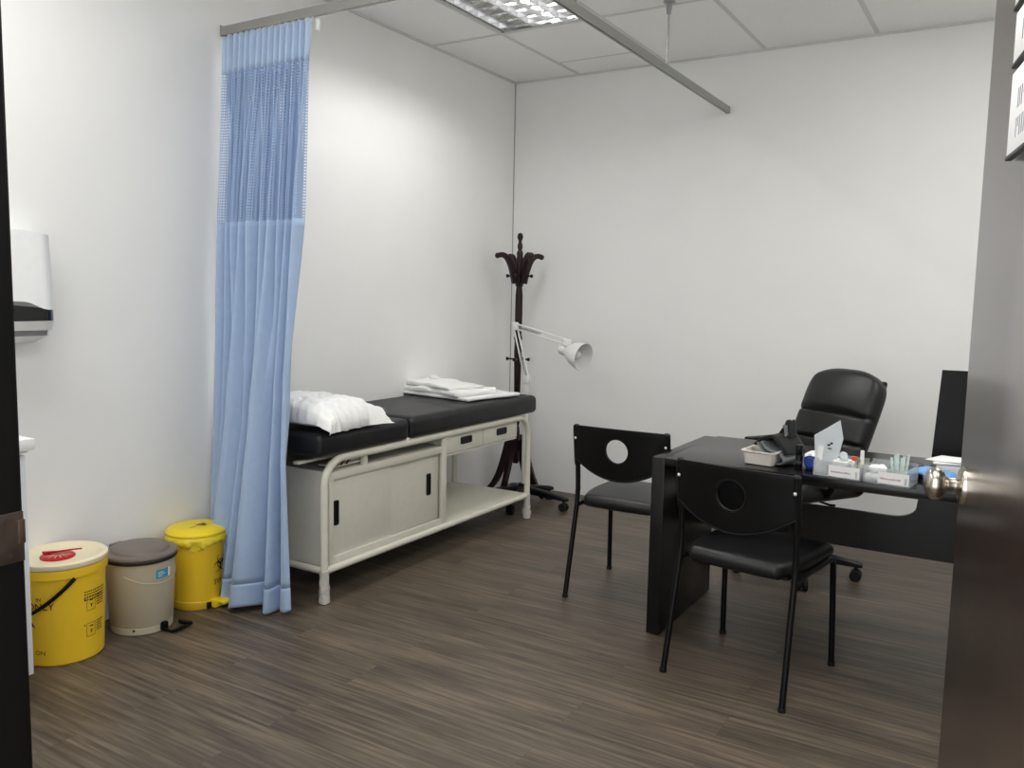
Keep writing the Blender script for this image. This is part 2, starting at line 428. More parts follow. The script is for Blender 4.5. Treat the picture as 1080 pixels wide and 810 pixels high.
# name plates on the door face
def plate(s1, z0, z1, words, lab):
    pm = MB(); s0 = .36
    pm.b2((s0, .0012, z0), (s1, .008, z1), .001)
    p = pm.build('door_sign', 'paper'); p.matrix_world = dm
    tag(p, lab, 'sign')
    e = MB(); e.b2((s0, .0012, z0-.003), (s1+.001, .0092, z0+.0015), .0008); e.build('sign_ledge', 'blackp', p)
    rr = random.Random(words)
    for row in range(2 if z1-z0 > .09 else 1):
        zc = z1-(z1-z0)*(.38+.34*row) if z1-z0 > .09 else (z0+z1)/2
        s = s1-.045; e = MB()
        while s > s0+.06:
            wl = rr.uniform(.010, .018)
            e.b2((s-wl*.25, .008, zc-.011), (s, .0084, zc+.011)); e.b2((s-wl, .008, zc-.011 if rr.random() < .6 else zc), (s-wl*.75, .0084, zc+.011)); s -= wl+.007
            if rr.random() < .35:
                s -= .014; e.build('sign_lettering', 'inkgrey', p, smooth=False); e = MB()
        e.build('sign_lettering', 'inkgrey', p, smooth=False) if len(e.bm.verts) else None
plate(.745, 1.553, 1.650, 3, 'lowest white sign plate with black ledge on the open door')
plate(.749, 1.660, 1.720, 5, 'narrow white sign plate in the middle of the door signs')
plate(.765, 1.730, 1.84, 8, 'topmost white sign plate on the open door')

# ------------------------------------------------------------------ curtain rail
ZR = 2.525; RX = 1.54; RY = -2.542; rr = .28
t = thing('curtain_rail', 'grey metal L-shaped curtain rail hung below the ceiling', 'curtain rail', (0, 0, 0))
b = MB()
path = [(0.004, RY)]+[(RX-rr+rr*math.sin(PI/2*i/10), RY+rr-rr*math.cos(PI/2*i/10)) for i in range(11)]+[(RX, -.022)]
sec = [(-.013, 0), (-.004, 0), (-.004, .006), (.004, .006), (.004, 0), (.013, 0), (.013, .036), (-.013, .036)]
rings = []
for i, p in enumerate(path):
    q0 = Vector(path[max(i-1, 0)]); q1 = Vector(path[min(i+1, len(path)-1)]); tt = (q1-q0).normalized(); nn = Vector((-tt.y, tt.x))
    rings.append([b.bm.verts.new((p[0]+nn.x*u, p[1]+nn.y*u, ZR+z)) for u, z in sec])
for A, B in zip(rings, rings[1:]):
    for j in range(8): b.bm.faces.new((A[j], A[(j+1) % 8], B[(j+1) % 8], B[j]))
b.bm.faces.new(rings[0][::-1]); b.bm.faces.new(rings[-1])
b.build('track', 'railw', t, angle=30)
b = MB(); b.box((RX, -.017, ZR+.018), (.03, .012, .042), .004); b.build('end_cap', 'alu', t)
b = MB(); b.box((.003, RY, ZR+.018), (.006, .034, .05), .002); b.cyl((.006, RY-.012, ZR+.018), (.009, RY-.012, ZR+.018), .004, n=10); b.build('wall_bracket', 'railw', t)
for y in (-1.03, -2.06):
    b = MB(); b.cyl((RX-.005, y, ZR+.036), (RX-.005, y, H-.04), .0055, n=12); hr = b.build('hanger_rod', 'steel', t)
    b = MB(); b.lathe([(0, 0), (.011, 0), (.014, -.03), (.014, -.05), (.03, -.056), (.032, -.062), (0, -.062)][::-1], 20, T(RX-.005, y, H) @ Matrix.Rotation(PI, 4, 'X') @ T(0, 0, .062)); b.build('ceiling_flange', 'alu', hr)
    b = MB(); b.cyl((RX-.005, y, ZR+.034), (RX-.005, y, ZR+.06), .009, n=12); b.build('rail_clamp', 'alu', hr)

# ------------------------------------------------------------------ curtain
t = thing('privacy_curtain', 'pale blue pleated hospital curtain with a net band, gathered at the wall', 'curtain', (0, 0, 0))
CT, CN, CB0, CHEM, CB = 2.512, 2.345, 1.685, .125, .022
def lerp(a, b, k): return a+(b-a)*k
def interp(tab, z):
    for (z0, v0), (z1, v1) in zip(tab, tab[1:]):
        if z0 >= z >= z1:
            k = (z0-z)/(z0-z1); return tuple(lerp(a, c, k) for a, c in zip(v0, v1))
    return tab[-1][1]
CR = [(2.6, (.580, -2.553)), (1.67, (.572, -2.602)), (1.0, (.556, -2.668)), (.66, (.566, -2.698)), (.3, (.580, -2.708)), (0, (.600, -2.715))]
CLt = [(2.6, (.03, -2.557)), (1.4, (.03, -2.613)), (.53, (.03, -2.642)), (0, (.03, -2.655))]
CMd = [(2.6, (.30, -2.552)), (1.4, (.30, -2.628)), (.8, (.315, -2.690)), (.3, (.31, -2.768)), (0, (.28, -2.795))]
def cpath(u, z):
    l = Vector(interp(CLt, z)); m_ = Vector(interp(CMd, z)); r = Vector(interp(CR, z))
    ctl = m_*2-(l+r)*.5
    p = l*(1-u)**2+ctl*2*u*(1-u)+r*u*u
    d = (ctl-l)*2*(1-u)+(r-ctl)*2*u
    return p, d.normalized()
rv = random.Random(21)
def valleys(n, jit):
    v = [(k+(rv.uniform(-jit, jit) if 0 < k < n else 0))/n for k in range(n+1)]
    return [v[0]-.06]+v[1:-1]+[v[-1]+.03]
V_TOP = valleys(15, .12); V_MID = valleys(10, .28); V_LOW = [-.05, .13, .20, .43, .50, .80, .90, 1.05]
def bulge(u, V, amp):
    for a, c in zip(V, V[1:]):
        if a <= u <= c:
            x = (u-a)/(c-a); return ((c-a)*8.)**.6*amp*(math.sin(PI*x)-.5)
    return 0.
def fold(u, z):
    k = max(0., min(1., (CT-z)/2.4))
    def sm(a, b): x = max(0., min(1., (k-a)/(b-a))); return x*x*(3-2*x)
    wa = 1-sm(.02, .34); wc = sm(.34, .70); wb = max(0., 1-wa-wc)
    e = min(1., u/.10)*.75+.25
    return (bulge(u, V_TOP, .068)*wa+bulge(u, V_MID, .090)*wb+bulge(u, V_LOW, .080)*wc)*e
def cpt(u, z, back=False):
    p, d = cpath(u, z); n = Vector((d.y, -d.x))
    q = p+n*(fold(u, z) if not back else -fold(1-u, z)*.7-.032*math.sin(PI*u)**.5)
    zz = z
    if z < .3: zz = z+(.3-z)/.3*.014*math.sin(2*PI*3*u+1.)
    return Vector((max(q.x, .006), q.y, zz))
NU = 420
ARC = 1.55
def band(z0, z1, nv, name, m, th=.0014, uv=False):
    g = MB(); uvf = (lambda u, v: (u*ARC, (z0-z1)*v)) if uv else None
    g.grid(lambda u, v: cpt(u, lerp(z0, z1, v)), NU, nv, uvfn=uvf)
    if uv: g.grid(lambda u, v: cpt(.03+.89*u, lerp(z0, z1, v), True), NU, nv, uvfn=uvf)   # the gathered back layer
    o = g.build(name, m, t, angle=80, recalc=False)
    if not uv:
        md = o.modifiers.new('thickness', 'SOLIDIFY'); md.thickness = th; md.offset = 0
    return o
band(CT-.004, CN, 6, 'curtain_heading', 'blueh')
band(CN, CB0, 24, 'net_band', 'net', uv=True)
dr = band(CB0, CHEM, 50, 'curtain_drape', 'blue')
band(CHEM, CB, 8, 'curtain_hem', 'blue', .004)
for k in range(14):
    u = (k+.5)/14; p, d = cpath(u, CT)
    b = MB(); b.cyl((p.x, p.y, CT-.012), (p.x, RY, ZR+.003), .0025, n=6); b.ball((p.x, RY+0, ZR+.001), .004, 8); b.build('curtain_hook', 'whitep', t)
b = MB(); b.box((.585, RY, CT-.022), (.012, .018, .045), .004); b.build('end_hook_plate', 'whitep', t)

# ------------------------------------------------------------------ examination bed
BX0, BX1 = .055, .61
YN, YFAR = -2.54, -.765
t = thing('examination_couch', 'cream steel examination couch with black mattress and storage below', 'examination bed', (.33, -1.66, 0))
BM = T(-.33, 1.66, 0)
def bb(b, name, m, parent=None, **k): return b.build(name, m, parent or t, mtx=BM, **k)
rt = .018
b = MB()
pth = hoop(YN, .0, YFAR, .645, .12)
b.tube([(BX1, y, z) for y, z in pth], rt, 16)
b.tube([(BX0, y, z) for y, z in pth], rt, 16)
for z in (.147,):
    b.cyl((BX1, YN, z), (BX1, YFAR, z), .016, n=14); b.cyl((BX0, YN, z), (BX0, YFAR, z), .016, n=14)
    b.cyl((BX0, YN, z), (BX1, YN, z), .016, n=14); b.cyl((BX0, YFAR, z), (BX1, YFAR, z), .012, n=14)
b.cyl((BX0, -2.40, .645), (BX1, -2.40, .645), .014, n=12); b.cyl((BX0, -.9, .645), (BX1, -.9, .645), .014, n=12)
b.box((BX1, -1.957, .664), (.012, .03, .012), .003)
bb(b, 'frame', 'cream')
b = MB()
for x in (BX0, BX1):
    for y in (YN, YFAR):
        wr = MB()
        n_ = 18
        def wf(u, v, x=x, y=y):
            a = 2*PI*u; z = .004+.15*v
            r_ = .0205+.004*noise.noise(Vector((math.cos(a)*3, math.sin(a)*3+y, z*55)))+.005*(1-v)**3+.010*max(0, noise.noise(Vector((math.cos(a)*1.5+4, math.sin(a)*1.5+y, z*30))))*math.exp(-((v-.3)/.15)**2)*2
            return Vector((x+r_*math.cos(a), y+r_*math.sin(a), z))
        wr.grid(wf, n_, 26, cu=True)
        wr.solid(.0006)
        bb(wr, 'foot_wrapping', 'wrap')
# cabinet
CY0, CY1, CZ0, CZ1 = -2.505, -1.630, .150, .585
fxx = .592
b = MB(); th = .012
b.b2((BX0+.02, CY0, CZ0), (fxx, CY0+th, CZ1)); b.b2((BX0+.02, CY1-th, CZ0), (fxx, CY1, CZ1)); b.b2((BX0+.02, CY0+th, CZ0), (BX0+.03, CY1-th, CZ1))
b.b2((BX0+.03, CY0+th, CZ0), (fxx, CY1-th, CZ0+th)); b.b2((BX0+.03, CY0+th, CZ1-th), (fxx, CY1-th, CZ1))
# face frame
b.b2((fxx, CY0, CZ0), (fxx+.016, CY0+.028, CZ1), .002); b.b2((fxx, CY1-.030, CZ0), (fxx+.016, CY1+.012, CZ1+.045), .002)
b.b2((fxx, CY0+.028, CZ1-.036), (fxx+.016, CY1-.03, CZ1), .002); b.b2((fxx, CY0+.028, CZ0), (fxx+.016, CY1-.03, CZ0+.045), .002)
cab = bb(b, 'cabinet', 'cream')
def slot(b, x, y, z, dy, dz, ring=.006):
    """recessed finger pull: raised surround with a sunken dark face"""
    r_ = .008
    def rr_(hw, hh, rad):
        P = []
        for (sx, sy, a) in ((1, 1, 0), (-1, 1, PI/2), (-1, -1, PI), (1, -1, 1.5*PI)):
            for i in range(5): P.append((sx*(hw-rad)+rad*math.cos(a+PI/2*i/4), sy*(hh-rad)+rad*math.sin(a+PI/2*i/4)))
        return P
    L = [(rr_(dy/2, dz/2, .009), 0), (rr_(dy/2, dz/2, .009), .004), (rr_(dy/2-ring*.6, dz/2-ring*.6, .007), .004), (rr_(dy/2-ring, dz/2-ring, .006), .0012)]
    rings = [[b.bm.verts.new((x+d, y+p[0], z+p[1])) for p in P] for P, d in L]
    for A, B in zip(rings, rings[1:]):
        for j in range(len(A)): b.bm.faces.new((A[j], A[(j+1) % len(A)], B[(j+1) % len(B)], B[j]))
    b.bm.faces.new(rings[-1])
    return b
# sliding doors
for (ya, yb, x, sy) in ((CY0+.022, -2.062, fxx-.002, -2.450), (-2.075, CY1-.022, fxx-.014, -1.745)):
    b = MB(); b.b2((x-.008, ya, CZ0+.035), (x+.004, yb, CZ1-.028), .002); d = bb(b, 'sliding_door', 'cream')
    b = MB(); slot(b, x+.004, sy, .392, .036, .115, .007); bb(b, 'finger_pull', 'blackp', d)
# tray shelf over the cabinet and its brackets
b = MB(); b.b2((BX0+.02, -1.645, .585), (fxx, -1.632, .632)); b.b2((.50, -2.46, .600), (.585, -2.25, .606)); b.b2((.583, -2.275, .585), (.605, -2.245, .642), .002)
b.b2((.56, -2.46, .590), (.566, -2.26, .626))
for x in (.12, .5): b.box((x, -2.2, .632), (.03, .8, .012), .002)
bb(b, 'backrest_support', 'cream')
b = MB()
for y in (-2.40, -2.365, -2.43):
    b.tube([(.590, y-.012, .605), (.592, y, .618), (.592, y+.018, .624)], .004, 8)
bb(b, 'ratchet_tooth', 'blackm')
# drawers
b = MB(); b.b2((BX0+.03, -1.632, .527), (.590, -.885, .533)); b.b2((BX0+.03, -.893, .527), (.590, -.885, .636)); b.b2((BX0+.03, -1.632, .527), (BX0+.036, -.885, .636)); b.b2((BX0+.03, -1.632, .630), (.590, -.885, .636)); b.b2((BX0+.03, -1.262, .530), (.590, -1.256, .634))
b.b2((.588, -1.632, .520), (.598, -.885, .530), .001)
bb(b, 'drawer_housing', 'cream')
for ya, yb, sy in ((-1.618, -1.262, -1.432), (-1.256, -.889, -1.066)):
    b = MB(); b.b2((.20, ya+.01, .536), (.588, yb-.01, .60)); b.b2((.588, ya, .534), (.603, yb, .632), .002); d = bb(b, 'drawer', 'cream')
    b = MB(); slot(b, .603, sy, .589, .108, .040, .006); bb(b, 'drawer_pull', 'blackp', d)
# open shelf
b = MB(); b.b2((BX0+.01, -1.632, .140), (.605, -.775, .160), .003); bb(b, 'lower_shelf', 'cream')
b = MB(); b.b2((BX0+.012, -1.50, .160), (BX0+.04, -1.46, .527), .002); b.b2((BX0+.04, -1.50, .1605), (BX0+.09, -1.44, .1625)); bb(b, 'rear_bracket', 'cream')
# mattress sections
def mattress(y0, y1, name, seams, sag=0.):
    hx_, hy_, hz_ = .307, (y1-y0)/2, .0545
    def f(q):
        q = Vector(q)
        if q.z > 0:
            cr = (1-(q.x/hx_)**2)*(1-(q.y/hy_)**4)
            q.z += .006*cr+.0022*noise.noise(Vector((q.x*7, q.y*5, y0)))*cr*2-sag
            for s_ in seams: q.z -= .006*math.exp(-((q.y+q.x*.35-s_)/.012)**2)*(1 if -.15 < q.x else .4)
        q.x += .003*noise.noise(Vector((q.y*9, q.z*20, 2.)))*(1 if q.x > .2 else 0)
        return q
    b = MB(); b.rbox((hx_, hy_, hz_), .03, (14, 40, 3), f, T(.329, (y0+y1)/2, .7185))
    return bb(b, name, 'leatherm', angle=70)
mattress(-1.950, -.700, 'mattress', (-.14,))
mattress(-2.590, -1.964, 'head_section', (), .004)

# pillow and towel on the bed
def pillow():
    b = MB(); hx_, hy_, hz_ = .265, .198, .082; N_ = 60; V = {}
    def pt(i, j, sg):
        a = 2*i/N_-1; c = 2*j/N_-1
        ed = (1-abs(a)**2.8)*(1-abs(c)**2.8); th = max(0., ed)**.46
        x = a*hx_*(1-.07*(1-abs(a))*0-.06*(1-c*c)*(abs(a)**4))+(.010 if c < 0 else .022)*math.copysign(1, a)*(abs(a)*abs(c))**6
        y = c*hy_*(1-.07*(1-a*a)*(abs(c)**4))+.030*math.copysign(1, c)*(abs(a)*abs(c))**6
        # gathers running in from the front and side seams
        g = noise.noise(Vector((a*2.0, c*6.5, 3.1)))*max(0, abs(a)-.35)+noise.noise(Vector((a*9.0, c*2.2, 7.1)))*max(0, abs(c)-.35)
        broad = noise.noise(Vector((a*2.3+4, c*2.0, .3)))
        fine = abs(noise.noise(Vector((a*6+c*4, c*3.4-a*2, 9.))))
        z = hz_*th
        if sg > 0: z = z*(1+.10*broad)+g*.045*th-fine*.014*th
        else: z = -min(.050, z*.62)-g*.010*th
        if abs(a) > .93 or abs(c) > .93: z -= .018*max((abs(a)-.93)/.07, (abs(c)-.93)/.07)
        if a > .72: z -= .030*((a-.72)/.28)**1.5
        ee = noise.noise(Vector((a*4, c*4, 7.)))*.014*(1-th)
        return Vector((x+ee+.03*g, y+ee*.7+.02*g, z))
    for sg in (1, -1):
        G = [[None]*(N_+1) for _ in range(N_+1)]
        for i in range(N_+1):
            for j in range(N_+1):
                if i in (0, N_) or j in (0, N_):
                    if (i, j) not in V: V[(i, j)] = b.bm.verts.new(pt(i, j, 1))
                    G[i][j] = V[(i, j)]
                else: G[i][j] = b.bm.verts.new(pt(i, j, sg))
        for i in range(N_):
            for j in range(N_): b.bm.faces.new((G[i][j], G[i+1][j], G[i+1][j+1], G[i][j+1]))
    return b
o = pillow().build('pillow', 'sheet', angle=80, mtx=Matrix.Rotation(R(3), 4, 'Z') @ Matrix.Rotation(R(2), 4, 'Y'))
o.location = (.412, -2.400, .8345)
tag(o, 'plump white pillow on the head end of the black couch', 'pillow')
b = MB()
def slab(cxy, h, r, z, rz, seed, amp=.006, sx=0., pull=0.):
    def f(q):
        q = Vector(q); d = amp*noise.noise(Vector((q.x*9+seed, q.y*9, seed)))
        if q.z > 0: q.z += d+.004*noise.noise(Vector((q.x*26, q.y*9, seed)))
        k = .018*noise.noise(Vector((q.y*7, seed, q.x*2))); q.x += k if abs(q.x) > h[0]*.8 else 0
        k = .018*noise.noise(Vector((q.x*7, seed+4, q.y*2))); q.y += k if abs(q.y) > h[1]*.8 else 0
        q.x += sx*q.y
        if q.z > 0 and q.x > 0: q.z -= pull*(q.x/h[0])
        q.z = max(q.z, -h[2])
        return q
    b.rbox(h, r, (22, 22, 2), f, T(cxy[0], cxy[1], z) @ Matrix.Rotation(rz, 4, 'Z'))
slab((.300, -1.045, 0), (.268, .235, .009), .0085, .010, R(-10), 3., .005)
slab((.255, -1.105, 0), (.250, .170, .019), .0185, .036, R(-13), 9., .010)
slab((.225, -1.130, 0), (.220, .135, .014), .0135, .066, R(-15), 15., .014, .1, .010)
b.tube([(.06, -1.03, .080), (.10, -1.06, .092), (.15, -1.05, .078)], [.008, .026, .008], 10, flat=(.8, 1.5))
o = b.build('folded_sheet', 'sheet', angle=80); o.location = (0, 0, .781)
tag(o, 'folded white sheet lying on the foot end of the couch', 'sheet')

# ------------------------------------------------------------------ coat stand
cs = (.245, -.300)
t = thing('coat_stand', 'dark red turned wooden coat stand in the room corner', 'coat stand', (cs[0], cs[1], 0)); t.scale = (1, 1, .989)
b = MB(); b.lathe([(0, .235), (.022, .235), (.027, .25), (.027, .47), (.023, .49), (.018, .50), (.024, .515), (.026, .54), (.021, .57), (.022, .62), (.026, .78), (.029, .93), (.031, 1.02), (.027, 1.09), (.033, 1.105), (.033, 1.115), (.026, 1.13), (.030, 1.27), (.029, 1.40), (.023, 1.46), (.031, 1.47), (.031, 1.62), (.027, 1.65), (.024, 1.665), (.026, 1.685), (.022, 1.70), (.014, 1.712), (.020, 1.725), (.021, 1.74), (.012, 1.768), (.014, 1.775), (.022, 1.79), (.023, 1.805), (.016, 1.822), (0, 1.828)], 28, Matrix.Diagonal((.86, .86, 1, 1)))
b.build('pole', 'mahog', t)
def curved_plank(prof_c, widths, th, ang, name):
    """flat bent-wood bracket in a vertical plane at angle ang; prof_c = centre line (r, z)"""
    b = MB(); L = []; Rr = []
    for i, (r_, z) in enumerate(prof_c):
        p0 = Vector(prof_c[max(i-1, 0)]); p1 = Vector(prof_c[min(i+1, len(prof_c)-1)]); d = (p1-p0).normalized(); n = Vector((-d.y, d.x))
        L.append(Vector((r_, z))+n*widths[i]/2); Rr.append(Vector((r_, z))-n*widths[i]/2)
    poly = L+Rr[::-1]
    m = Matrix.Rotation(ang, 4, 'Z') @ Matrix.Rotation(PI/2, 4, 'X') @ T(0, 0, -th/2)
    b.prism([(p.x, p.y) for p in poly], th, m)
    return b.build(name, 'mahog', t, smooth=True, angle=35)
pc = [tuple(p)[:2] for p in bez((.032, 1.485, 0), (.055, 1.60, 0), (.090, 1.70, 0), (.163, 1.668, 0), 12)]
for k in range(4):
    a = R(-32+90*k)
    h_ = curved_plank(pc, [.045, .045, .044, .043, .042, .041, .039, .037, .036, .035, .034, .034, .030], .022, a, 'coat_hook')
    b = MB(); b.ball((.166*math.cos(a), .166*math.sin(a), 1.668), .019, 12); b.build('hook_knob', 'mahog', h_)
fc = [tuple(p)[:2] for p in bez((.030, .40, 0), (.085, .33, 0), (.11, .10, 0), (.225, .018, 0), 12)]
for k in range(4):
    curved_plank(fc, [.10, .085, .072, .062, .056, .052, .048, .045, .042, .040, .037, .034, .028], .026, R(1+90*k), 'foot')
for z, nn, a0 in ((1.535, 4, 13), (.965, 4, 13)):
    for k in range(nn):
        a = R(a0+90*k); d = Vector((math.cos(a), math.sin(a), 0))
        L_ = .095 if z > 1.3 else .085
        b = MB(); b.tube([d*.02+Vector((0, 0, z)), d*(L_-.02)+Vector((0, 0, z)), d*(L_-.015)+Vector((0, 0, z)), d*(L_-.003)+Vector((0, 0, z)), d*L_+Vector((0, 0, z))], [.006, .006, .012, .012, .006], 12); b.build('peg', 'mahog', t)

# ------------------------------------------------------------------ examination lamp on castors
lx, ly = .405, -.455
t = thing('examination_lamp', 'white adjustable arm lamp on a black five-legged castor base', 'lamp', (lx, ly, 0))
for k in range(5):
    a = R(-4+72*k); d = Vector((math.cos(a), math.sin(a), 0)); n = Vector((-d.y, d.x, 0))
    Lr = .345 if k == 0 else (.25 if k in (1, 2, 3) else .32)
    b = MB(); rings = []
    for s_, z0, z1, w_ in ((.02, .078, .125, .028), (Lr*.5, .075, .112, .024), (Lr*.93, .068, .092, .020), (Lr, .068, .086, .014)):
        c = d*s_; rings.append([b.bm.verts.new((c.x+n.x*q*w_, c.y+n.y*q*w_, z)) for q, z in ((-1, z0), (1, z0), (1, z1-.008), (.6, z1), (-.6, z1), (-1, z1-.008))])
    for A, B in zip(rings, rings[1:]):
        for j in range(6): b.bm.faces.new((A[j], A[(j+1) % 6], B[(j+1) % 6], B[j]))
    b.bm.faces.new(rings[0][::-1]); b.bm.faces.new(rings[-1])
    lg = b.build('base_leg', 'blackp', t)
    c = d*(Lr-.03)
    b = MB(); b.cyl(c+Vector((0, 0, .045)), c+Vector((0, 0, .072)), .008, n=10)
    for q in (-.014, .014):
        w0 = c+n*q+Vector((0, 0, .027)); b.cyl(w0-n*.008, w0+n*.008, .027, n=18)
    b.cyl(c-n*.02+Vector((0, 0, .032)), c+n*.02+Vector((0, 0, .032)), .017, n=14)
    b.build('castor', 'rubber', lg)
b = MB(); b.cyl((0, 0, .08), (0, 0, .14), .042, .034, 20); b.build('base_hub', 'blackp', t)
b = MB(); b.cyl((0, 0, .135), (0, 0, .76), .018, n=16); b.cyl((0, 0, .76), (0, 0, .79), .022, n=16); b.build('pole', 'lampw', t)
A0 = Vector((.01, -.005, .835)); E0 = Vector((-.092, .0, 1.185)); HJ = Vector((.300, -.02, 1.098))
b = MB(); b.cyl((0, 0, .785), (0, 0, .82), .010, n=12); b.box((.006, -.003, .835), (.05, .026, .05), .006); b.build('lower_joint', 'lampw', t)
def arms(p, q, off, name):
    b = MB(); d = (q-p).normalized(); n = d.cross(Vector((0, 1, 0))).normalized()
    b.cyl(p+n*off, q+n*off, .0055, n=10); b.cyl(p-n*off, q-n*off, .0055, n=10)
    o = b.build(name, 'lampw', t)
    b = MB(); s0 = p.lerp(q, .08); s1 = p.lerp(q, .5); pts = []
    for side in (-.012, .012):
        pp = []
        for i in range(121):
            k = i/120; c = s0.lerp(s1, k); a = k*2*PI*20
            pp.append(c+Vector((0, side, 0))+n*(.006*math.cos(a))+Vector((0, .006*math.sin(a), 0)))
        b.tube(pp, .0016, 5)
    b.build('tension_spring', 'steel', o)
    return o
arms(A0, E0, .014, 'lower_arm'); arms(E0, HJ, .016, 'upper_arm')
b = MB(); b.box(E0, (.05, .022, .052), .008); b.cyl(E0+Vector((-.008, -.018, .008)), E0+Vector((-.008, .018, .008)), .010, n=14); b.cyl(E0+Vector((.01, -.018, -.012)), E0+Vector((.01, .018, -.012)), .007, n=14); b.build('elbow_joint', 'lampw', t)
b = MB(); b.box(HJ+Vector((.012, 0, -.004)), (.05, .02, .045), .006); b.cyl(HJ+Vector((.02, -.018, -.02)), HJ+Vector((.02, .018, -.02)), .009, n=12); b.tube([HJ+Vector((.02, 0, -.02)), HJ+Vector((.035, -.002, -.05)), HJ+Vector((.03, -.005, -.075))], .006, 10); b.build('head_joint', 'lampw', t)
ax = Vector((.93, -.20, -.20)).normalized()
hp = HJ+Vector((.012, .012, -.062))
z_ = ax; x_ = z_.orthogonal().normalized(); y_ = z_.cross(x_)
hm = Matrix(((x_.x, y_.x, z_.x, hp.x), (x_.y, y_.y, z_.y, hp.y), (x_.z, y_.z, z_.z, hp.z), (0, 0, 0, 1))) @ Matrix.Scale(1.12, 4)
b = MB(); b.lathe([(0, -.062), (.024, -.062), (.028, -.056), (.028, -.012), (.031, -.008), (.034, .0), (.046, .016), (.062, .042), (.074, .078), (.080, .112), (.081, .116), (.078, .116), (.072, .078), (.059, .043), (.043, .018), (.03, .004), (0, .002)], 40, hm)
for k in range(5): b.lathe([(.0285, -.050+.008*k), (.0305, -.048+.008*k), (.0285, -.046+.008*k)], 28, hm, close=False)
b.build('lamp_shade', 'lampw', t)
b = MB(); b.lathe([(0, .002), (.014, .002), (.015, .02), (.028, .045), (.030, .062), (.022, .080), (0, .088)], 24, hm); b.build('bulb', 'lampi', t)

# ------------------------------------------------------------------ bins
def cyl_map(r_of_z, th0, eps=.0008):
    def f(u, z):
        r_ = r_of_z(z)+eps; a = th0+u/r_of_z(z); return Vector((r_*math.cos(a), r_*math.sin(a), z))
    return f
def patch(b, f, u0, u1, z0, z1, n=6):
    A = [b.bm.verts.new(f(lerp(u0, u1, i/n), z0)) for i in range(n+1)]; B = [b.bm.verts.new(f(lerp(u0, u1, i/n), z1)) for i in range(n+1)]
    for i in range(n): b.bm.faces.new((A[i], A[i+1], B[i+1], B[i]))
def biohazard(b, f, s):
    """three open crescents, a ring and a hub, on map f(u, v); s = overall radius"""
    def strip(In, Out):
        A = [b.bm.verts.new(f(*p)) for p in In]; B = [b.bm.verts.new(f(*p)) for p in Out]
        for i in range(len(A)-1): b.bm.faces.new((A[i], A[i+1], B[i+1], B[i]))
    for k in range(3):
        a = PI/2+k*2*PI/3; c = (.50*s*math.cos(a), .50*s*math.sin(a))
        ro, ri, off = .50*s, .41*s, .07*s
        ci = (c[0]+off*math.cos(a), c[1]+off*math.sin(a))
        In, Out = [], []
        for i in range(25):
            tt = a+PI+lerp(-2.55, 2.55, i/24)
            Out.append((c[0]+ro*math.cos(tt), c[1]+ro*math.sin(tt)))
            In.append((ci[0]+ri*math.cos(tt)*1.0, ci[1]+ri*math.sin(tt)))
        strip(In, Out)
    In = [(.36*s*math.cos(2*PI*i/36), .36*s*math.sin(2*PI*i/36)) for i in range(37)]
    Out = [(.46*s*math.cos(2*PI*i/36), .46*s*math.sin(2*PI*i/36)) for i in range(37)]
    strip(In, Out)

# sharps bucket
t = thing('sharps_bin', 'round yellow sharps bucket with cream lid and red disposal flap', 'bin', (.160, -3.462, 0))
rz_ = lambda z: .137+.014*(z/.345)
b = MB(); b.lathe([(0, 0), (.130, 0), (.137, .008), (.149, .31), (.150, .328), (.157, .331), (.158, .345), (.157, .364), (.150, .364), (.148, .355), (.134, .012), (0, .012)], 56)
b.build('bucket', 'yellow', t)
b = MB(); b.lathe([(0, .372), (.095, .372), (.125, .376), (.135, .386), (.148, .390), (.156, .388), (.160, .384), (.160, .370), (.157, .366), (.152, .366), (.152, .367), (0, .368)], 56)
lid = b.build('lid', 'creaml', t)
b = MB(); b.lathe([(0, .372), (.060, .372), (.060, .3775), (.056, .380), (0, .3805)], 40, T(-.012, -.006, 0) @ Matrix.Diagonal((1, 1, 1, 1)))
fl = b.build('disposal_flap', 'red', lid)
b = MB()
for k in range(6):
    a = R(-30)+R(-62+25*k); c = Vector((-.012, -.006, .3818)); d = Vector((math.cos(a), math.sin(a), 0))
    n = Vector((-d.y, d.x, 0))*.0032
    P0, P1 = c+d*.014, c+d*.050
    b.bm.faces.new([b.bm.verts.new(p+Vector((0, 0, -.0015 if q else .0004))) for p, q in ((P0-n*.7, 0), (P1-n, 0), (P1+n, 0), (P0+n*.7, 0))])
b.solid(.0012); b.build('flap_slot', mat('pink_slot', 'e9a38b', .5), fl, smooth=False)
b = MB(); b.tube([(-.070, -.030, .383), (-.030, .005, .386), (.010, .045, .392), (.030, .064, .394)], [.005, .0035, .003, .003], 8); b.ball((-.062, -.024, .383), .009, 10, (1, 1, .6)); b.build('flap_lever', 'red', fl)
# carrying handle: pivots each side, hanging in front
b = MB(); P = []
ph0 = R(-15)
for i in range(31):
    q = PI*i/30; a = ph0-q
    r_ = .162+.010*math.sin(q); P.append((r_*math.cos(a), r_*math.sin(a), 0.331-.150*math.sin(q)))
b.tube(P, .0062, 8, flat=(1.25, .7)); b.build('carry_handle', 'blackp', t)
f = cyl_map(rz_, R(-46))
text_mesh('IN', .020, lambda x, y: f(x-.040, y+.258), 'lettering', 'ink', t)
text_mesh('ONLY', .037, lambda x, y: f(x-.036, y+.230), 'lettering', 'ink', t)
text_mesh('ON', .024, lambda x, y: f(x-.042, y+.055), 'lettering', 'ink', t)
b = MB(); tri = [(-.145, .150), (-.056, .150), (-.100, .215)]; tin = [(-.125, .162), (-.076, .162), (-.100, .196)]
for i in range(3):
    j = (i+1) % 3
    b.bm.faces.new([b.bm.verts.new(f(*p)) for p in (tri[i], tri[j], tin[j], tin[i])])
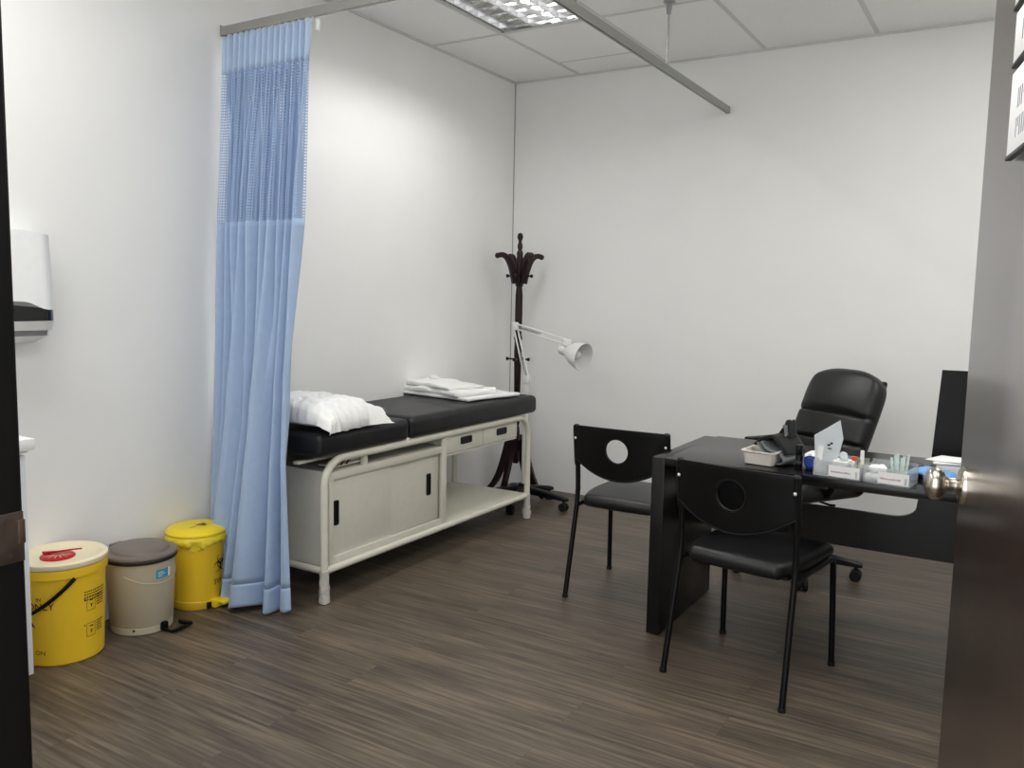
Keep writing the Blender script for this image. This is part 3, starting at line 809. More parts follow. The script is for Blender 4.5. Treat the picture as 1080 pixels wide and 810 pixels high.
b.build('warning_mark', 'ink', t)
f2 = cyl_map(rz_, R(16))
b = MB()
def frame(u0, u1, z0, z1, w_=.0016):
    patch(b, f2, u0, u1, z0, z0+w_, 3); patch(b, f2, u0, u1, z1-w_, z1, 3); patch(b, f2, u0, u0+w_, z0, z1, 1); patch(b, f2, u1-w_, u1, z0, z1, 1)
rq = random.Random(4)
for k in range(4):
    u = -.045
    while u < .055:
        l_ = rq.uniform(.004, .012); patch(b, f2, u, min(u+l_, .06), .262-.0105*k, .2665-.0105*k, 1); u += l_+.003
b.build('instruction_print', 'ink', t)
for zc in (.190, .090):
    b = MB(); frame(-.035, .002, zc, zc+.052)
    patch(b, f2, -.022, -.008, zc+.037, zc+.042, 1); patch(b, f2, -.0175, -.0135, zc+.012, zc+.024, 1); patch(b, f2, -.021, -.010, zc+.022, zc+.025, 1)
    patch(b, f2, -.045, -.040, zc+.045, zc+.050, 1)
    for k in range(5): patch(b, f2, .008, .008+rq.uniform(.025, .045), zc+.012+.009*k, zc+.0155+.009*k, 3)
    b.build('pictogram', 'ink', t)

# beige pedal bin
t = thing('pedal_bin', 'beige plastic pedal bin with taupe lid beside the yellow sharps bucket', 'bin', (.168, -3.138, 0), R(6))
rb = lambda z: .119+.016*(z/.30)
b = MB(); b.lathe([(0, 0), (.114, 0), (.118, .004), (.1195, .028), (.1175, .030), (.1205, .034), (.134, .285), (.136, .300), (.131, .300), (.116, .02), (0, .02)], 56)
b.build('body', 'beige', t)
b = MB()   # curved relief line on the front
f = cyl_map(rb, 0, .0002); P = [f(.175*(i/20*2-1)*.9, .205+.042*((i/20*2-1)**2)) for i in range(21)]
b.tube(P, .0022, 6); b.build('relief_line', 'beige', t)
b = MB(); b.lathe([(.128, .292), (.140, .294), (.142, .302), (.138, .309), (.130, .309)], 56, close=False); b.lathe([(0, .296), (.13, .296), (.13, .303), (0, .303)], 40); b.build('rim', 'ink', t)
b = MB(); b.lathe([(0, .307), (.140, .307), (.143, .313), (.141, .320), (.130, .325), (.114, .326), (.110, .334), (.104, .338), (.06, .341), (0, .342)], 56)
b.box((-.135, 0, .318), (.03, .06, .02), .005); b.build('lid', 'taupe', t)
b = MB(); f = cyl_map(rb, R(5)); patch(b, f, -.048, .008, .226, .262, 6); st = b.build('sticker', 'teal', t)
b = MB(); f = cyl_map(rb, R(5), .0012)
for k, (l0, l1) in enumerate(((.004, .02), (.004, .024), (.004, .016))): patch(b, f, -.046+l0*1.6, -.046+l1*1.6, .250-.008*k, .253-.008*k, 3)
b.build('sticker_print', 'paper', st); b = MB(); patch(b, f, .008, .020, .226, .262, 2); b.build('sticker_strip', 'paper', st)
b = MB()
b.box((.122, .0, .022), (.03, .026, .036), .004)
b.tube([(.128, -.008, .012), (.180, -.008, .010), (.186, .0, .010), (.186, .085, .014), (.180, .092, .014), (.130, .070, .020)], .0055, 8)
b.box((.184, .04, .014), (.014, .10, .008), .003); b.cyl((.14, .065, .018), (.19, .072, .018), .008, n=10)
b.build('pedal', 'blackp', t)
b = MB(); b.cyl((.066, -.097, .022), (.0675, -.099, .022), .005, n=10); b.build('base_plug', 'ink', t)

# yellow clinical waste bin
t = thing('clinical_waste_bin', 'yellow pedal bin with black hazard symbol, half behind the blue curtain', 'bin', (.136, -2.842, 0))
ry = lambda z: .106+.016*(z/.30)
b = MB(); b.lathe([(0, 0), (.103, 0), (.106, .004), (.1075, .034), (.1055, .036), (.1215, .29), (.125, .310), (.120, .310), (.104, .02), (0, .02)], 52)
b.build('body', 'yellow', t)
def bagf(u, v):
    a = 2*PI*u; nz = noise.noise(Vector((math.cos(a)*2.4, math.sin(a)*2.4, v*1.5)))
    n2 = noise.noise(Vector((math.cos(a)*8, math.sin(a)*8, v*5)))
    z = .322-.05*v*(1+.55*nz)-(.012*n2 if v > .5 else 0)
    r_ = .125+.008*math.sin(PI*min(1, v*1.1))+.006*n2*math.sin(PI*v)-.006*v
    r_ = max(r_, ry(z)+.002)
    return Vector((r_*math.cos(a), r_*math.sin(a), z))
b = MB(); b.grid(bagf, 96, 10, cu=True); b.solid(.001); b.build('bag_liner', 'yellowbag', t, angle=80)
b = MB(); b.lathe([(0, .325), (.122, .318), (.127, .322), (.128, .332), (.123, .339), (.114, .342), (.108, .348), (.08, .353), (0, .356)], 52); lid = b.build('lid', 'yellowl', t)
def lidf(u, v):   # top print, read from +X
    rr_ = math.hypot(u, v); return Vector((.03-v, u+.01, .3575-.0035*(rr_/.05)**2*.3))
b = MB(); biohazard(b, lidf, .034); b.build('lid_symbol', 'ink', lid)
text_mesh('SW', .019, lambda x, y: lidf(x-.052, y-.006), 'lid_lettering', 'ink', lid)
f = cyl_map(ry, R(6))
b = MB(); biohazard(b, lambda u, v: f(u+.026, .190+v), .046); b.build('hazard_symbol', 'ink', t)
text_mesh('SW C', .035, lambda x, y: f(x+.030, .112+y), 'lettering', 'ink', t)
b = MB(); b.box((.118, .01, .022), (.034, .05, .034), .004); b.box((.150, .042, .030), (.05, .085, .014), .005); b.build('pedal', 'yellowl', t)
b = MB(); b.box((.107, -.022, .016), (.012, .022, .026), .002); b.build('pedal_slot', 'ink', t)

# ------------------------------------------------------------------ counter cabinet and towel dispenser by the door
t = thing('counter_cabinet', 'white laminate counter cabinet at the left edge beside the sharps bucket', 'cabinet', (.22, -4.2, 0))
y1 = -3.733; y0 = -4.70
b = MB(); b.b2((.01-.22, y0+4.2, .09), (.428-.22, y1+4.2, .845), .002); b.b2((.01-.22, y0+4.2, 0), (.405-.22, y1+4.2, .09), .001); b.build('carcass', 'whitecab', t)
for k in range(2):
    ya = y0+(y1-y0)*k/2; yb = y0+(y1-y0)*(k+1)/2
    b = MB(); b.b2((.430-.22, ya+.002+4.2, .095), (.450-.22, yb-.001+4.2, .835), .002); d = b.build('door', 'whitecab', t)
    b = MB(); yy = (yb-.05 if k == 0 else ya+.05)+4.2; b.tube([(.450-.22, yy, .66), (.475-.22, yy, .665), (.475-.22, yy, .775), (.450-.22, yy, .78)], .005, 8); b.build('handle', 'steel', d)
b = MB(); b.b2((.002-.22, y0+4.2, .855), (.488-.22, y1+.012+4.2, .893), .003); b.b2((.01-.22, y0+4.2, .845), (.46-.22, y1+4.2, .855)); b.build('worktop', 'whiteed', t)

t = thing('towel_dispenser', 'white wall-mounted paper towel dispenser with dark window', 'dispenser', (0, -3.600, 1.172))
# profile in (x depth, z), extruded along y with a bowed front
def dprof(z0, z1, d0, d1, name, m, y_in=0., nz=8, corner=.02, zfn=None):
    b = MB(); W_ = .165-y_in; ny = 24
    sec = []
    for i in range(nz+1):
        k = i/nz; z = lerp(z0, z1, k); d = lerp(d0, d1, k); row = []
        row.append((0.001, -W_, z)); 
        for j in range(ny+1):
            c = 2*j/ny-1; rr_ = abs(c)
            xx = d*(1-.20*max(0, (rr_-.72)/.28)**2)
            row.append((xx, c*W_, (zfn(c, z, k) if zfn else z)))
        row.append((.001, W_, z)); sec.append([b.bm.verts.new(p) for p in row])
    for A, B in zip(sec, sec[1:]):
        for j in range(len(A)): b.bm.faces.new((A[j], A[(j+1) % len(A)], B[(j+1) % len(A)], B[j]))
    b.bm.faces.new(sec[0][::-1]); b.bm.faces.new(sec[-1])
    return b.build(name, m, t, angle=40)
dprof(.125, .395, .160, .135, 'cover', 'whitep', zfn=lambda c, z, k: z+(.012*(1-c*c)*k)+(.030*math.exp(-((c+.0)/.55)**4)*(1-k)))
dprof(.085, .160, .158, .155, 'window', 'screen', .003)
dprof(.050, .0845, .140, .160, 'lower_cover', 'whitep', .002)
dprof(.030, .0495, .120, .130, 'dispensing_slot', mat('slot_grey', '8c8d8e', .5), .012)
dprof(.000, .0295, .060, .128, 'base', 'whitep', .004, zfn=lambda c, z, k: z+.016*abs(c)**2*(1-k))

# ------------------------------------------------------------------ visitor chairs
def visitor_chair(loc, rz, label):
    """origin: midpoint of the rear feet; +Y is where the chair faces"""
    t = thing('visitor_chair', label, 'chair', loc, rz, 'visitor chairs at the desk')
    hw = .228; r_ = .0115
    def rear(sx):
        return [(sx*hw, 0, .0), (sx*(hw-.006), .045, .25), (sx*(hw-.010), .078, .43), (sx*(hw-.011), .083, .50), (sx*(hw-.011), .075, .62), (sx*(hw-.011), .050, .792)]
    for sx in (-1, 1):
        b = MB(); b.tube(rear(sx), r_, 12); b.build('rear_leg', 'blackm', t)
        b = MB(); b.tube([(sx*(hw-.004), .485, 0), (sx*(hw-.008), .472, .25), (sx*(hw-.012), .462, .405), (sx*(hw-.014), .452, .420), (sx*(hw-.016), .43, .425), (sx*(hw-.014), .082, .425)], r_, 12); b.build('front_leg', 'blackm', t)
        for fx_, fy_ in ((hw, .001), (hw-.004, .485)):
            b = MB(); b.cyl((sx*fx_, fy_, 0), (sx*fx_, fy_, .014), .0135, n=12); b.build('foot_cap', 'rubber', t)
    for y in (.15, .40):
        b = MB(); b.cyl((-hw+.014, y, .423), (hw-.014, y, .423), .009, n=10); b.build('cross_bar', 'blackm', t)
    # seat pad
    hx_, hy_ = .215, .222
    def f(q):
        q = Vector(q); k = q.y/hy_
        q.x *= 1-.20*max(0, -k)**2.2-.03*max(0, k)**4
        if q.z > 0:
            q.z += .016*(1-(q.x/hx_)**2)*(1-k*k*.8)
            q.z -= .010*max(0, k-.6)**2*6
        q.y -= .018*(1-(q.x/hx_)**2)*(1 if k < -.5 else 0)*min(1, (-k-.5)*2)
        return q
    b = MB(); b.rbox((hx_, hy_, .027), .025, (18, 18, 2), f, T(0, .278, .452)); b.build('seat', 'leather', t, angle=70)
    b = MB(); b.b2((-.19, .09, .424), (.19, .46, .434), .01); b.build('seat_board', 'blackp', t)
    # back panel with round hole
    HC = (0, .705); RH = .055
    out = []
    for i in range(9): a = PI/2*i/8; out.append((.228-.016+.016*math.sin(a)*0+.016*math.cos(PI/2-a) if False else .212+.016*math.cos(PI/2-PI/2*i/8), .786+.016*math.sin(PI/2-PI/2*i/8)))
    out += [(.228, .74), (.228, .70), (.228, .655)]
    for i in range(1, 24):
        c = 1-2*i/24; out.append((.228*c, .565+.080*abs(c)**2.0))
    out += [(-.228, .655), (-.228, .70), (-.228, .74)]
    for i in range(9): out.append((-.212-.016*math.cos(PI/2*i/8), .786+.016*math.sin(PI/2*i/8)))
    out += [(x, .802+.004*(1-(x/.212)**2)) for x in (-.18, -.12, -.06, 0, .06, .12, .18)]
    def hit(a):
        d = (math.cos(a), math.sin(a)); best = None
        for i in range(len(out)):
            p, q = out[i], out[(i+1) % len(out)]
            ex, ey = q[0]-p[0], q[1]-p[1]; det = d[0]*(-ey)+ex*d[1]
            if abs(det) < 1e-9: continue
            rx, ry_ = p[0]-HC[0], p[1]-HC[1]
            s_ = (rx*(-ey)+ex*ry_)/det; k = (d[0]*ry_-d[1]*rx)/det
            if s_ > 0 and -1e-6 <= k <= 1+1e-6 and (best is None or s_ > best): best = s_
        return best
    NA = 120; MR = 8
    def surf(x, w, o_):
        k = x/.228
        sb = .083 if w < .5 else lerp(.081, .048, (w-.5)/.3)
        y = sb-.034*(1-k*k)-.004+o_
        return Vector((x*.985, y, w))
    b = MB()
    for o_ in (-.006, .006):
        G = []
        for i in range(NA):
            a = 2*PI*i/NA; m_ = hit(a)
            G.append([b.bm.verts.new(surf(HC[0]+math.cos(a)*lerp(RH, m_, j/MR), HC[1]+math.sin(a)*lerp(RH, m_, j/MR), o_*(1 if 0 < j < MR else .75))) for j in range(MR+1)])
        for i in range(NA):
            for j in range(MR): b.bm.faces.new((G[i][j], G[(i+1) % NA][j], G[(i+1) % NA][j+1], G[i][j+1]))
        if o_ < 0: G0 = G
    for i in range(NA):
        for j in (0, MR): b.bm.faces.new((G0[i][j], G0[(i+1) % NA][j], G[(i+1) % NA][j], G[i][j]))
    bk = b.build('backrest', 'blackp', t, angle=45)
    b = MB()   # raised lips round the hole and along the lower arc
    ring = [surf(HC[0]+math.cos(2*PI*i/48)*(RH+.002), HC[1]+math.sin(2*PI*i/48)*(RH+.002), -.005) for i in range(48)]
    b.tube(ring, .004, 8, closed=True)
    low = [surf(.222*(1-2*i/40), .568+.080*abs(1-2*i/40)**2.0, -.005) for i in range(41)]
    b.tube(low, .0045, 8); b.build('backrest_lip', 'blackp', bk)
    for sx in (-1, 1):
        pts = rear(sx); b = MB()
        b.tube([Vector((sx*(hw-.011), .0755, .615)), Vector((sx*(hw-.011), .070, .655)), Vector((sx*(hw-.011), .055, .76)), Vector((sx*(hw-.011), .050, .797)), Vector((sx*(hw-.011), .0495, .803))], [.0155, .0165, .0165, .0155, .010], 14); sl = b.build('tube_sleeve', 'blackp', bk)
        b = MB(); b.ball((sx*(hw-.011)-sx*0.0, .0415, .742), .0062, 12, (1, .6, 1)); b.build('screw_cap', 'whitep', sl)
    return t
visitor_chair((1.687, -1.852, 0), R(0.5), 'black visitor chair with see-through hole, left of the desk against the pale wall')
visitor_chair((2.353, -2.373, 0), R(-8.6), 'black visitor chair standing in front of the dark desk')

# ------------------------------------------------------------------ desk
DXL = 1.938
t = thing('office_desk', 'black wood-grain office desk with slab legs and slotted front panel', 'desk', (DXL, -1.7, 0))
DZ = .745
b = MB(); b.b2((.0535, -.345, DZ-.030), (1.4465, .335, DZ), .001); b.build('desk_top', 'desk', t)
for x in (0, 1.447):
    b = MB(); b.b2((x, -.345, .006), (x+.053, .310, DZ-.0005), .0015); lg = b.build('side_panel', 'desk', t)
    b = MB()
    for y in (-.30, .27): b.cyl((x+.026, y, 0), (x+.026, y, .006), .015, n=12)
    b.build('leveling_foot', 'blackp', lg)
# modesty panel with a long rounded slot
ox = DXL; yP = .23
px0, px1, pz0, pz1 = .0535, 1.4465, .345, DZ-.0305
sx0, sx1, sz0, sz1 = 2.28-ox, 2.862-ox, .505, .588
hole = [(sx0, sz0), (2.77-ox, sz0)]+[(2.77-ox+(sx1-2.77+ox)*math.sin(PI/2*i/6), sz0+.050*(1-math.cos(PI/2*i/6))) for i in range(1, 7)]+[(sx1+.004, sz1), (sx0, sz1)]
b = MB(); thk = .018
outer = [(px0, pz0), (px1, pz0), (px1, pz1), (px0, pz1)]
for y in (yP, yP+thk):
    ov = [b.bm.verts.new((x, y, z)) for x, z in outer]; hv = [b.bm.verts.new((x, y, z)) for x, z in hole]
    es = [b.bm.edges.new((ov[i], ov[(i+1) % 4])) for i in range(4)]+[b.bm.edges.new((hv[i], hv[(i+1) % len(hv)])) for i in range(len(hv))]
    bmesh.ops.triangle_fill(b.bm, use_beauty=True, use_dissolve=False, edges=es)
    if y == yP: ov0, hv0 = ov, hv
for A, B in ((ov0, ov), (hv0, hv)):
    for i in range(len(A)): b.bm.faces.new((A[i], A[(i+1) % len(A)], B[(i+1) % len(A)], B[i]))
b.build('modesty_panel', 'desk', t, smooth=False)

# ------------------------------------------------------------------ office chair
t = thing('office_chair', 'black padded swivel office chair behind the desk', 'chair', (2.250, -.84, 0), R(-32))
# local: chair faces -Y
for k in range(5):
    a = R(35+72*k); d = Vector((math.cos(a), math.sin(a), 0)); n = Vector((-d.y, d.x, 0)); Lr = .335
    b = MB(); rings = []
    for s_, z0, z1, w_ in ((.02, .075, .135, .030), (Lr*.5, .075, .118, .024), (Lr*.92, .072, .098, .018), (Lr, .072, .092, .014)):
        c = d*s_; rings.append([b.bm.verts.new((c.x+n.x*q*w_, c.y+n.y*q*w_, z)) for q, z in ((-1, z0), (1, z0), (1, z1-.008), (.6, z1), (-.6, z1), (-1, z1-.008))])
    for A, B in zip(rings, rings[1:]):
        for j in range(6): b.bm.faces.new((A[j], A[(j+1) % 6], B[(j+1) % 6], B[j]))
    b.bm.faces.new(rings[0][::-1]); b.bm.faces.new(rings[-1]); lg = b.build('base_leg', 'blackp', t)
    c = d*(Lr-.03); b = MB(); b.cyl(c+Vector((0, 0, .045)), c+Vector((0, 0, .076)), .009, n=10)
    for q in (-.016, .016):
        w0 = c+n*q+Vector((0, 0, .028)); b.cyl(w0-n*.010, w0+n*.010, .028, n=18)
    b.cyl(c-n*.022+Vector((0, 0, .034)), c+n*.022+Vector((0, 0, .034)), .018, n=14)
    b.build('castor', 'rubber', lg)
b = MB(); b.cyl((0, 0, .08), (0, 0, .15), .035, n=20); b.cyl((0, 0, .15), (0, 0, .30), .026, n=20); b.cyl((0, 0, .30), (0, 0, .40), .018, n=16); b.build('gas_lift', 'blackp', t)
b = MB(); b.box((0, .02, .405), (.16, .24, .03), .008); b.tube([(.10, .0, .40), (.22, .0, .395), (.25, .0, .40)], .006, 8); b.build('tilt_mechanism', 'blackm', t)
def sf(q):
    q = Vector(q); k = q.y/.24
    if q.z > 0: q.z += .02*(1-(q.x/.25)**2)*(1-k*k)
    if k < -.6: q.z -= .03*((-k-.6)/.4)**2
    return q
b = MB(); b.rbox((.25, .24, .05), .042, (16, 16, 2), sf, T(0, -.02, .465)); b.build('seat', 'leather', t, angle=70)
tilt = R(-23); BH, BW = .285, .235
def bf(q):
    q = Vector(q); k = (q.z+BH)/(2*BH)
    q.x *= 1+.02*math.sin(PI*k)
    # big round upper corners
    cx_ = abs(q.x)/BW; top = max(0, k-.72)/.28
    q.x *= 1-.16*top**3
    q.z -= .045*(cx_**3)*(1 if k > .5 else 0)*max(0, (k-.5)*2)**2
    if q.y < 0:
        f_ = (1-(q.x/BW)**2)
        q.y -= .028*f_*math.sin(PI*k)+.012*f_*(1 if k > .6 else .4)
        for s_ in (.30, .56): q.y += .016*math.exp(-((k-s_)/.012)**2)
        if .56 < k: q.y -= .010*math.sin(PI*min(1, (k-.56)/.44))*f_
    return q
bmx = T(0, .245, .765) @ Matrix.Rotation(tilt, 4, 'X')
b = MB(); b.rbox((BW, .045, BH), .040, (24, 2, 48), bf, bmx); bk = b.build('backrest', 'leather', t, angle=70)
b = MB(); b.rbox((BW-.02, .012, BH-.03), .01, (8, 1, 8), lambda q: Vector((q.x*(1-.12*max(0, q.z/BH)**3), q.y+.02*(q.x/BW)**2*-1, q.z)), bmx @ T(0, .05, 0)); b.build('back_shell', 'blackp', bk)
b = MB(); b.tube([(0, .10, .40), (0, .24, .41), (0, .285, .50), (0, .315, .66)], .018, 10, flat=(.5, 1.6)); b.build('back_bracket', 'blackm', t)
for sx in (-1, 1):
    P = [(sx*.255, .16, .45), (sx*.29, .17, .50)]+[tuple(p) for p in bez((sx*.295, .165, .55), (sx*.295, .17, .61), (sx*.295, .12, .625), (sx*.295, .02, .625), 6)]+[tuple(p) for p in bez((sx*.295, -.03, .625), (sx*.295, -.11, .625), (sx*.295, -.10, .58), (sx*.285, -.06, .50), 6)]+[(sx*.25, -.05, .45)]
    b = MB(); b.tube(P, .014, 10, flat=(1, 1.5)); ar = b.build('armrest', 'blackp', t)
    b = MB(); b.rbox((.028, .115, .012), .011, (3, 8, 1), None, T(sx*.295, .04, .642)); b.build('arm_pad', 'blackp', ar)

# ------------------------------------------------------------------ monitor
t = thing('computer_monitor', 'black computer monitor standing on the far end of the desk', 'monitor', (3.165, -1.44, DZ), R(4))
mm = Matrix.Rotation(R(-3), 4, 'X')
b = MB(); A = [(-.262, -.016+.0), (.262, -.016), (.250, .37), (-.250, .37)]
P = [(-.264, .008), (.264, .008), (.247, .375), (-.247, .375)]
b.prism(P, .030, Matrix.Rotation(PI/2, 4, 'X')); b.build('casing', 'blackp', t, mtx=T(0, .01, 0) @ mm, angle=30)
b = MB(); b.prism([(-.252, .022), (.252, .022), (.238, .362), (-.238, .362)], .002, Matrix.Rotation(-PI/2, 4, 'X') @ Matrix.Scale(-1, 4, (0, 1, 0))); b.build('screen', 'screen', t, mtx=T(0, .0105, 0) @ mm, smooth=False)
b = MB(); b.b2((-.255, -.024, .130), (.255, -.019, .135)); b.b2((-.10, -.045, .08), (.10, -.02, .26), .006); b.build('rear_ridge', 'blackp', t, mtx=T(0, .003, 0) @ mm)
b = MB(); b.rbox((.11, .08, .006), .005, (4, 4, 1), None, T(0, .0, .006)); b.box((0, -.045, .08), (.05, .018, .15), .004); b.build('stand', 'blackp', t)

# ------------------------------------------------------------------ things on the desk
Z = DZ+.0005
# white tray of the blood-pressure set
t0 = thing('instrument_tray', 'small off-white plastic tray on the desk under the black cuff', 'tray', (2.350, -1.88, Z), R(-7)); t0.scale = (.92, .92, .85)
b = MB()
def tray_ring(hx_, hy_, r_, z):
    P = []
    for (sx, sy, a) in ((1, 1, 0), (-1, 1, PI/2), (-1, -1, PI), (1, -1, 1.5*PI)):
        for i in range(6): P.append((sx*(hx_-r_)+r_*math.cos(a+PI/2*i/5), sy*(hy_-r_)+r_*math.sin(a+PI/2*i/5), z))
    return P
lv = [tray_ring(.056, .088, .015, 0), tray_ring(.061, .093, .016, .004), tray_ring(.069, .101, .018, .056), tray_ring(.075, .107, .02, .060), tray_ring(.075, .107, .02, .066), tray_ring(.068, .100, .018, .066), tray_ring(.059, .091, .015, .007)]
rings = [[b.bm.verts.new(p) for p in P] for P in lv]
for A, B in zip(rings, rings[1:]):
    for j in range(len(A)): b.bm.faces.new((A[j], A[(j+1) % len(A)], B[(j+1) % len(A)], B[j]))
b.bm.faces.new(rings[0][::-1]); b.bm.faces.new(rings[-1])
b.build('tray_body', 'tray', t0)
# cuff: folded thick fabric band
t1 = thing('pressure_cuff', 'black folded blood pressure cuff heaped over the white tray', 'pressure cuff', (2.385, -1.835, Z)); t1.scale = (.86, .95, .88)
def strap(path, w, th, mtx, name, m, parent, wob=.004):
    b = MB(); n = len(path)
    def f(u, v):
        i = min(int(u*(n-1)), n-2); k = u*(n-1)-i; p = Vector(path[i]).lerp(Vector(path[i+1]), k)
        return p+Vector((0, (v-.5)*w, wob*noise.noise(Vector((u*4, v*3, w*9)))*2))
    b.grid(f, 40, 8); b.solid(th); return b.build(name, m, parent, angle=60, mtx=mtx)
def smoothpath(P, n=30):
    out = []
    for i in range(n+1):
        s_ = i/n*(len(P)-1); k = min(int(s_), len(P)-2); f_ = s_-k
        p = [Vector(P[max(0, min(len(P)-1, k+q))]) for q in (-1, 0, 1, 2)]
        out.append(.5*((2*p[1])+(p[2]-p[0])*f_+(2*p[0]-5*p[1]+4*p[2]-p[3])*f_*f_+(3*p[1]-p[0]-3*p[2]+p[3])*f_**3))
    return out
mz = Matrix.Rotation(R(-24), 4, 'Z')
strap(smoothpath([(-.080, 0, .075), (-.035, 0, .105), (.02, 0, .128), (.075, 0, .085), (.098, 0, .050)]), .15, .010, mz, 'cuff_band', 'matt', t1)
strap(smoothpath([(-.055, -.015, .088), (-.02, -.02, .055), (.010, -.022, .020), (.055, -.022, .012), (.090, -.02, .016), (.098, -.02, .035), (.070, -.02, .056), (.012, -.02, .060), (-.032, -.018, .094)]), .135, .007, mz, 'cuff_inner_band', 'greylin', t1)
strap(smoothpath([(-.052, -.01, .080), (-.016, -.01, .042), (.014, -.01, .0125), (.03, -.01, .014), (.02, -.01, .035), (-.01, -.01, .068)]), .10, .006, mz, 'cuff_fold', 'matt', t1)
strap(smoothpath([(.00, .02, .122), (.025, .02, .160), (.038, .02, .183), (.046, .02, .186), (.052, .02, .168), (.062, .02, .120)]), .05, .008, mz, 'cuff_tab', 'matt', t1)
strap(smoothpath([(.040, -.012, .172), (.047, -.012, .160), (.054, -.012, .128)]), .03, .004, mz, 'cuff_lining', 'greylin', t1)
b = MB(); b.tube(smoothpath([(-.07, .03, .078), (-.10, .04, .070), (-.125, .05, .045), (-.11, .06, .020), (-.08, .05, .013)]), .004, 8); b.ball((-.055, -.05, .075), .008, 10); b.build('air_tube', 'rubber', t1, mtx=mz)
# black upright bottle
t2 = thing('pocket_torch', 'slim black upright torch between the cuff and the blue pack', 'torch', (2.488, -1.935, Z))
b = MB(); b.lathe([(0, 0), (.0125, 0), (.0135, .003), (.0135, .05), (.0125, .052), (.0125, .056), (.0135, .058), (.0135, .090), (.012, .093), (0, .093)], 20); b.build('barrel', 'blackp', t2)
b = MB(); b.lathe([(.0137, .020), (.0145, .022), (.0145, .030), (.0137, .032)], 20, close=False); b.build('grip_ring', 'darkgrey', t2)
# blue tissue pack
t3 = thing('tissue_pack', 'small blue pack with a white flap on the desk', 'pack', (2.535, -1.90, Z), R(12))
def pk(q): return Vector((q.x*(1-.25*abs(q.z)/.03), q.y, q.z+.004*noise.noise(q*40)))
b = MB(); b.rbox((.036, .045, .030), .016, (6, 6, 4), pk, T(0, 0, .0305)); b.build('wrapper', 'bluebag', t3, angle=70)
b = MB(); b.grid(lambda u, v: Vector((-.034+.066*u, -.046+.03*v+.004*math.sin(9*u), .050+.016*u+.004*math.sin(7*u+5*v)+.012*v)), 10, 6); b.solid(.002); b.build('flap', 'paper', t3)
b = MB(); b.b2((.004, -.0475, .014), (.012, -.0465, .052)); b.build('white_stripe', 'paper', t3)

# acrylic organisers
def organiser(loc, rz, w, d, h, label, divs):
    t = thing('desk_organiser', label, 'organiser', loc, rz, 'clear acrylic organisers on the desk')
    th = .0025; b = MB()
    b.b2((0, 0, 0), (w, d, th)); b.b2((0, 0, th), (w, th, h)); b.b2((0, d-th, th), (w, d, h+.012)); b.b2((0, th, th), (th, d-th, h)); b.b2((w-th, th, th), (w, d-th, h))
    b.build('bin', 'clear', t, smooth=False)
    for x in divs:
        b = MB(); b.b2((x, th, th), (x+.002, d-th, h-.008)); b.build('divider', 'clear', t, smooth=False)
    return t
O1 = (2.558, -2.018, Z); rz1 = R(-7)
t4 = organiser(O1, rz1, .168, .105, .058, 'clear acrylic organiser holding the tall packet and small bottles', (.048, .116))
O2 = (2.733, -2.036, Z)
t5 = organiser(O2, rz1, .155, .115, .058, 'clear acrylic organiser filled with cotton balls nearest the door', (.075,))
def at(O, x, y, z=0.):
    c, s_ = math.cos(rz1), math.sin(rz1); return (O[0]+x*c-y*s_, O[1]+x*s_+y*c, O[2]+z)
def label_card(tt, x0, x1, seed, nm='front_label'):
    b = MB(); b.b2((x0, -.0012, .006), (x1, -.0002, .046)); lb = b.build(nm, 'paper', tt, smooth=False)
    rq = random.Random(seed); b = MB(); x = x0+.008
    while x < x1-.03:
        l_ = rq.uniform(.003, .007); b.b2((x, -.0018, .020), (x+l_, -.0012, .020+rq.uniform(.004, .007))); x += l_+.0015
    b.build('label_print', 'pinkink', lb, smooth=False)
    b = MB()
    for k in range(4): b.b2((x1-.014, -.0018, .010+.006*k), (x1-.006, -.0012, .013+.006*k))
    b.build('label_code', 'inkgrey', lb, smooth=False)
label_card(t4, .056, .164, 11); label_card(t5, .050, .152, 13)
# tall translucent packet leaning in the first organiser
b = MB(); prof = [(-.030, 0), (.012, 0), (.030, .05), (.038, .095), (.026, .142), (-.002, .122), (-.040, .096), (-.034, .045)]
b.prism(prof, .0035, Matrix.Rotation(PI/2, 4, 'X')); 
pko = thing('sterile_packet', 'tall translucent sterile packet standing in the organiser', 'packet', at(O1, .030, .055, .003), rz1)
pko.scale = (1.35, 1, 1.42)
b.build('pouch', 'packet', pko, mtx=Matrix.Rotation(R(-8), 4, 'X'), smooth=False)
b = MB(); b.prism([(-.028, .002), (-.014, .002), (-.010, .070), (-.026, .072)], .0015, Matrix.Rotation(PI/2, 4, 'X')); b.build('paper_strip', 'paper', pko, mtx=T(0, -.0045, 0) @ Matrix.Rotation(R(-8), 4, 'X'), smooth=False)
b = MB(); b.b2((-.002, -.0005, .072), (.006, .0, .077)); b.b2((.005, -.0005, .077), (.012, 0, .082)); b.b2((.0, -.0005, .064), (.010, 0, .067)); b.build('print', 'ink', pko, mtx=T(0, -.0042, 0) @ Matrix.Rotation(R(-8), 4, 'X'), smooth=False)
o = MB().rbox((.027, .034, .028), .004, (3, 3, 3)).build('swab_box', 'paper'); o.location = at(O1, .085, .062, .031); o.rotation_euler = (0, 0, rz1)
tag(o, 'white swab box standing behind the label of the organiser', 'box')
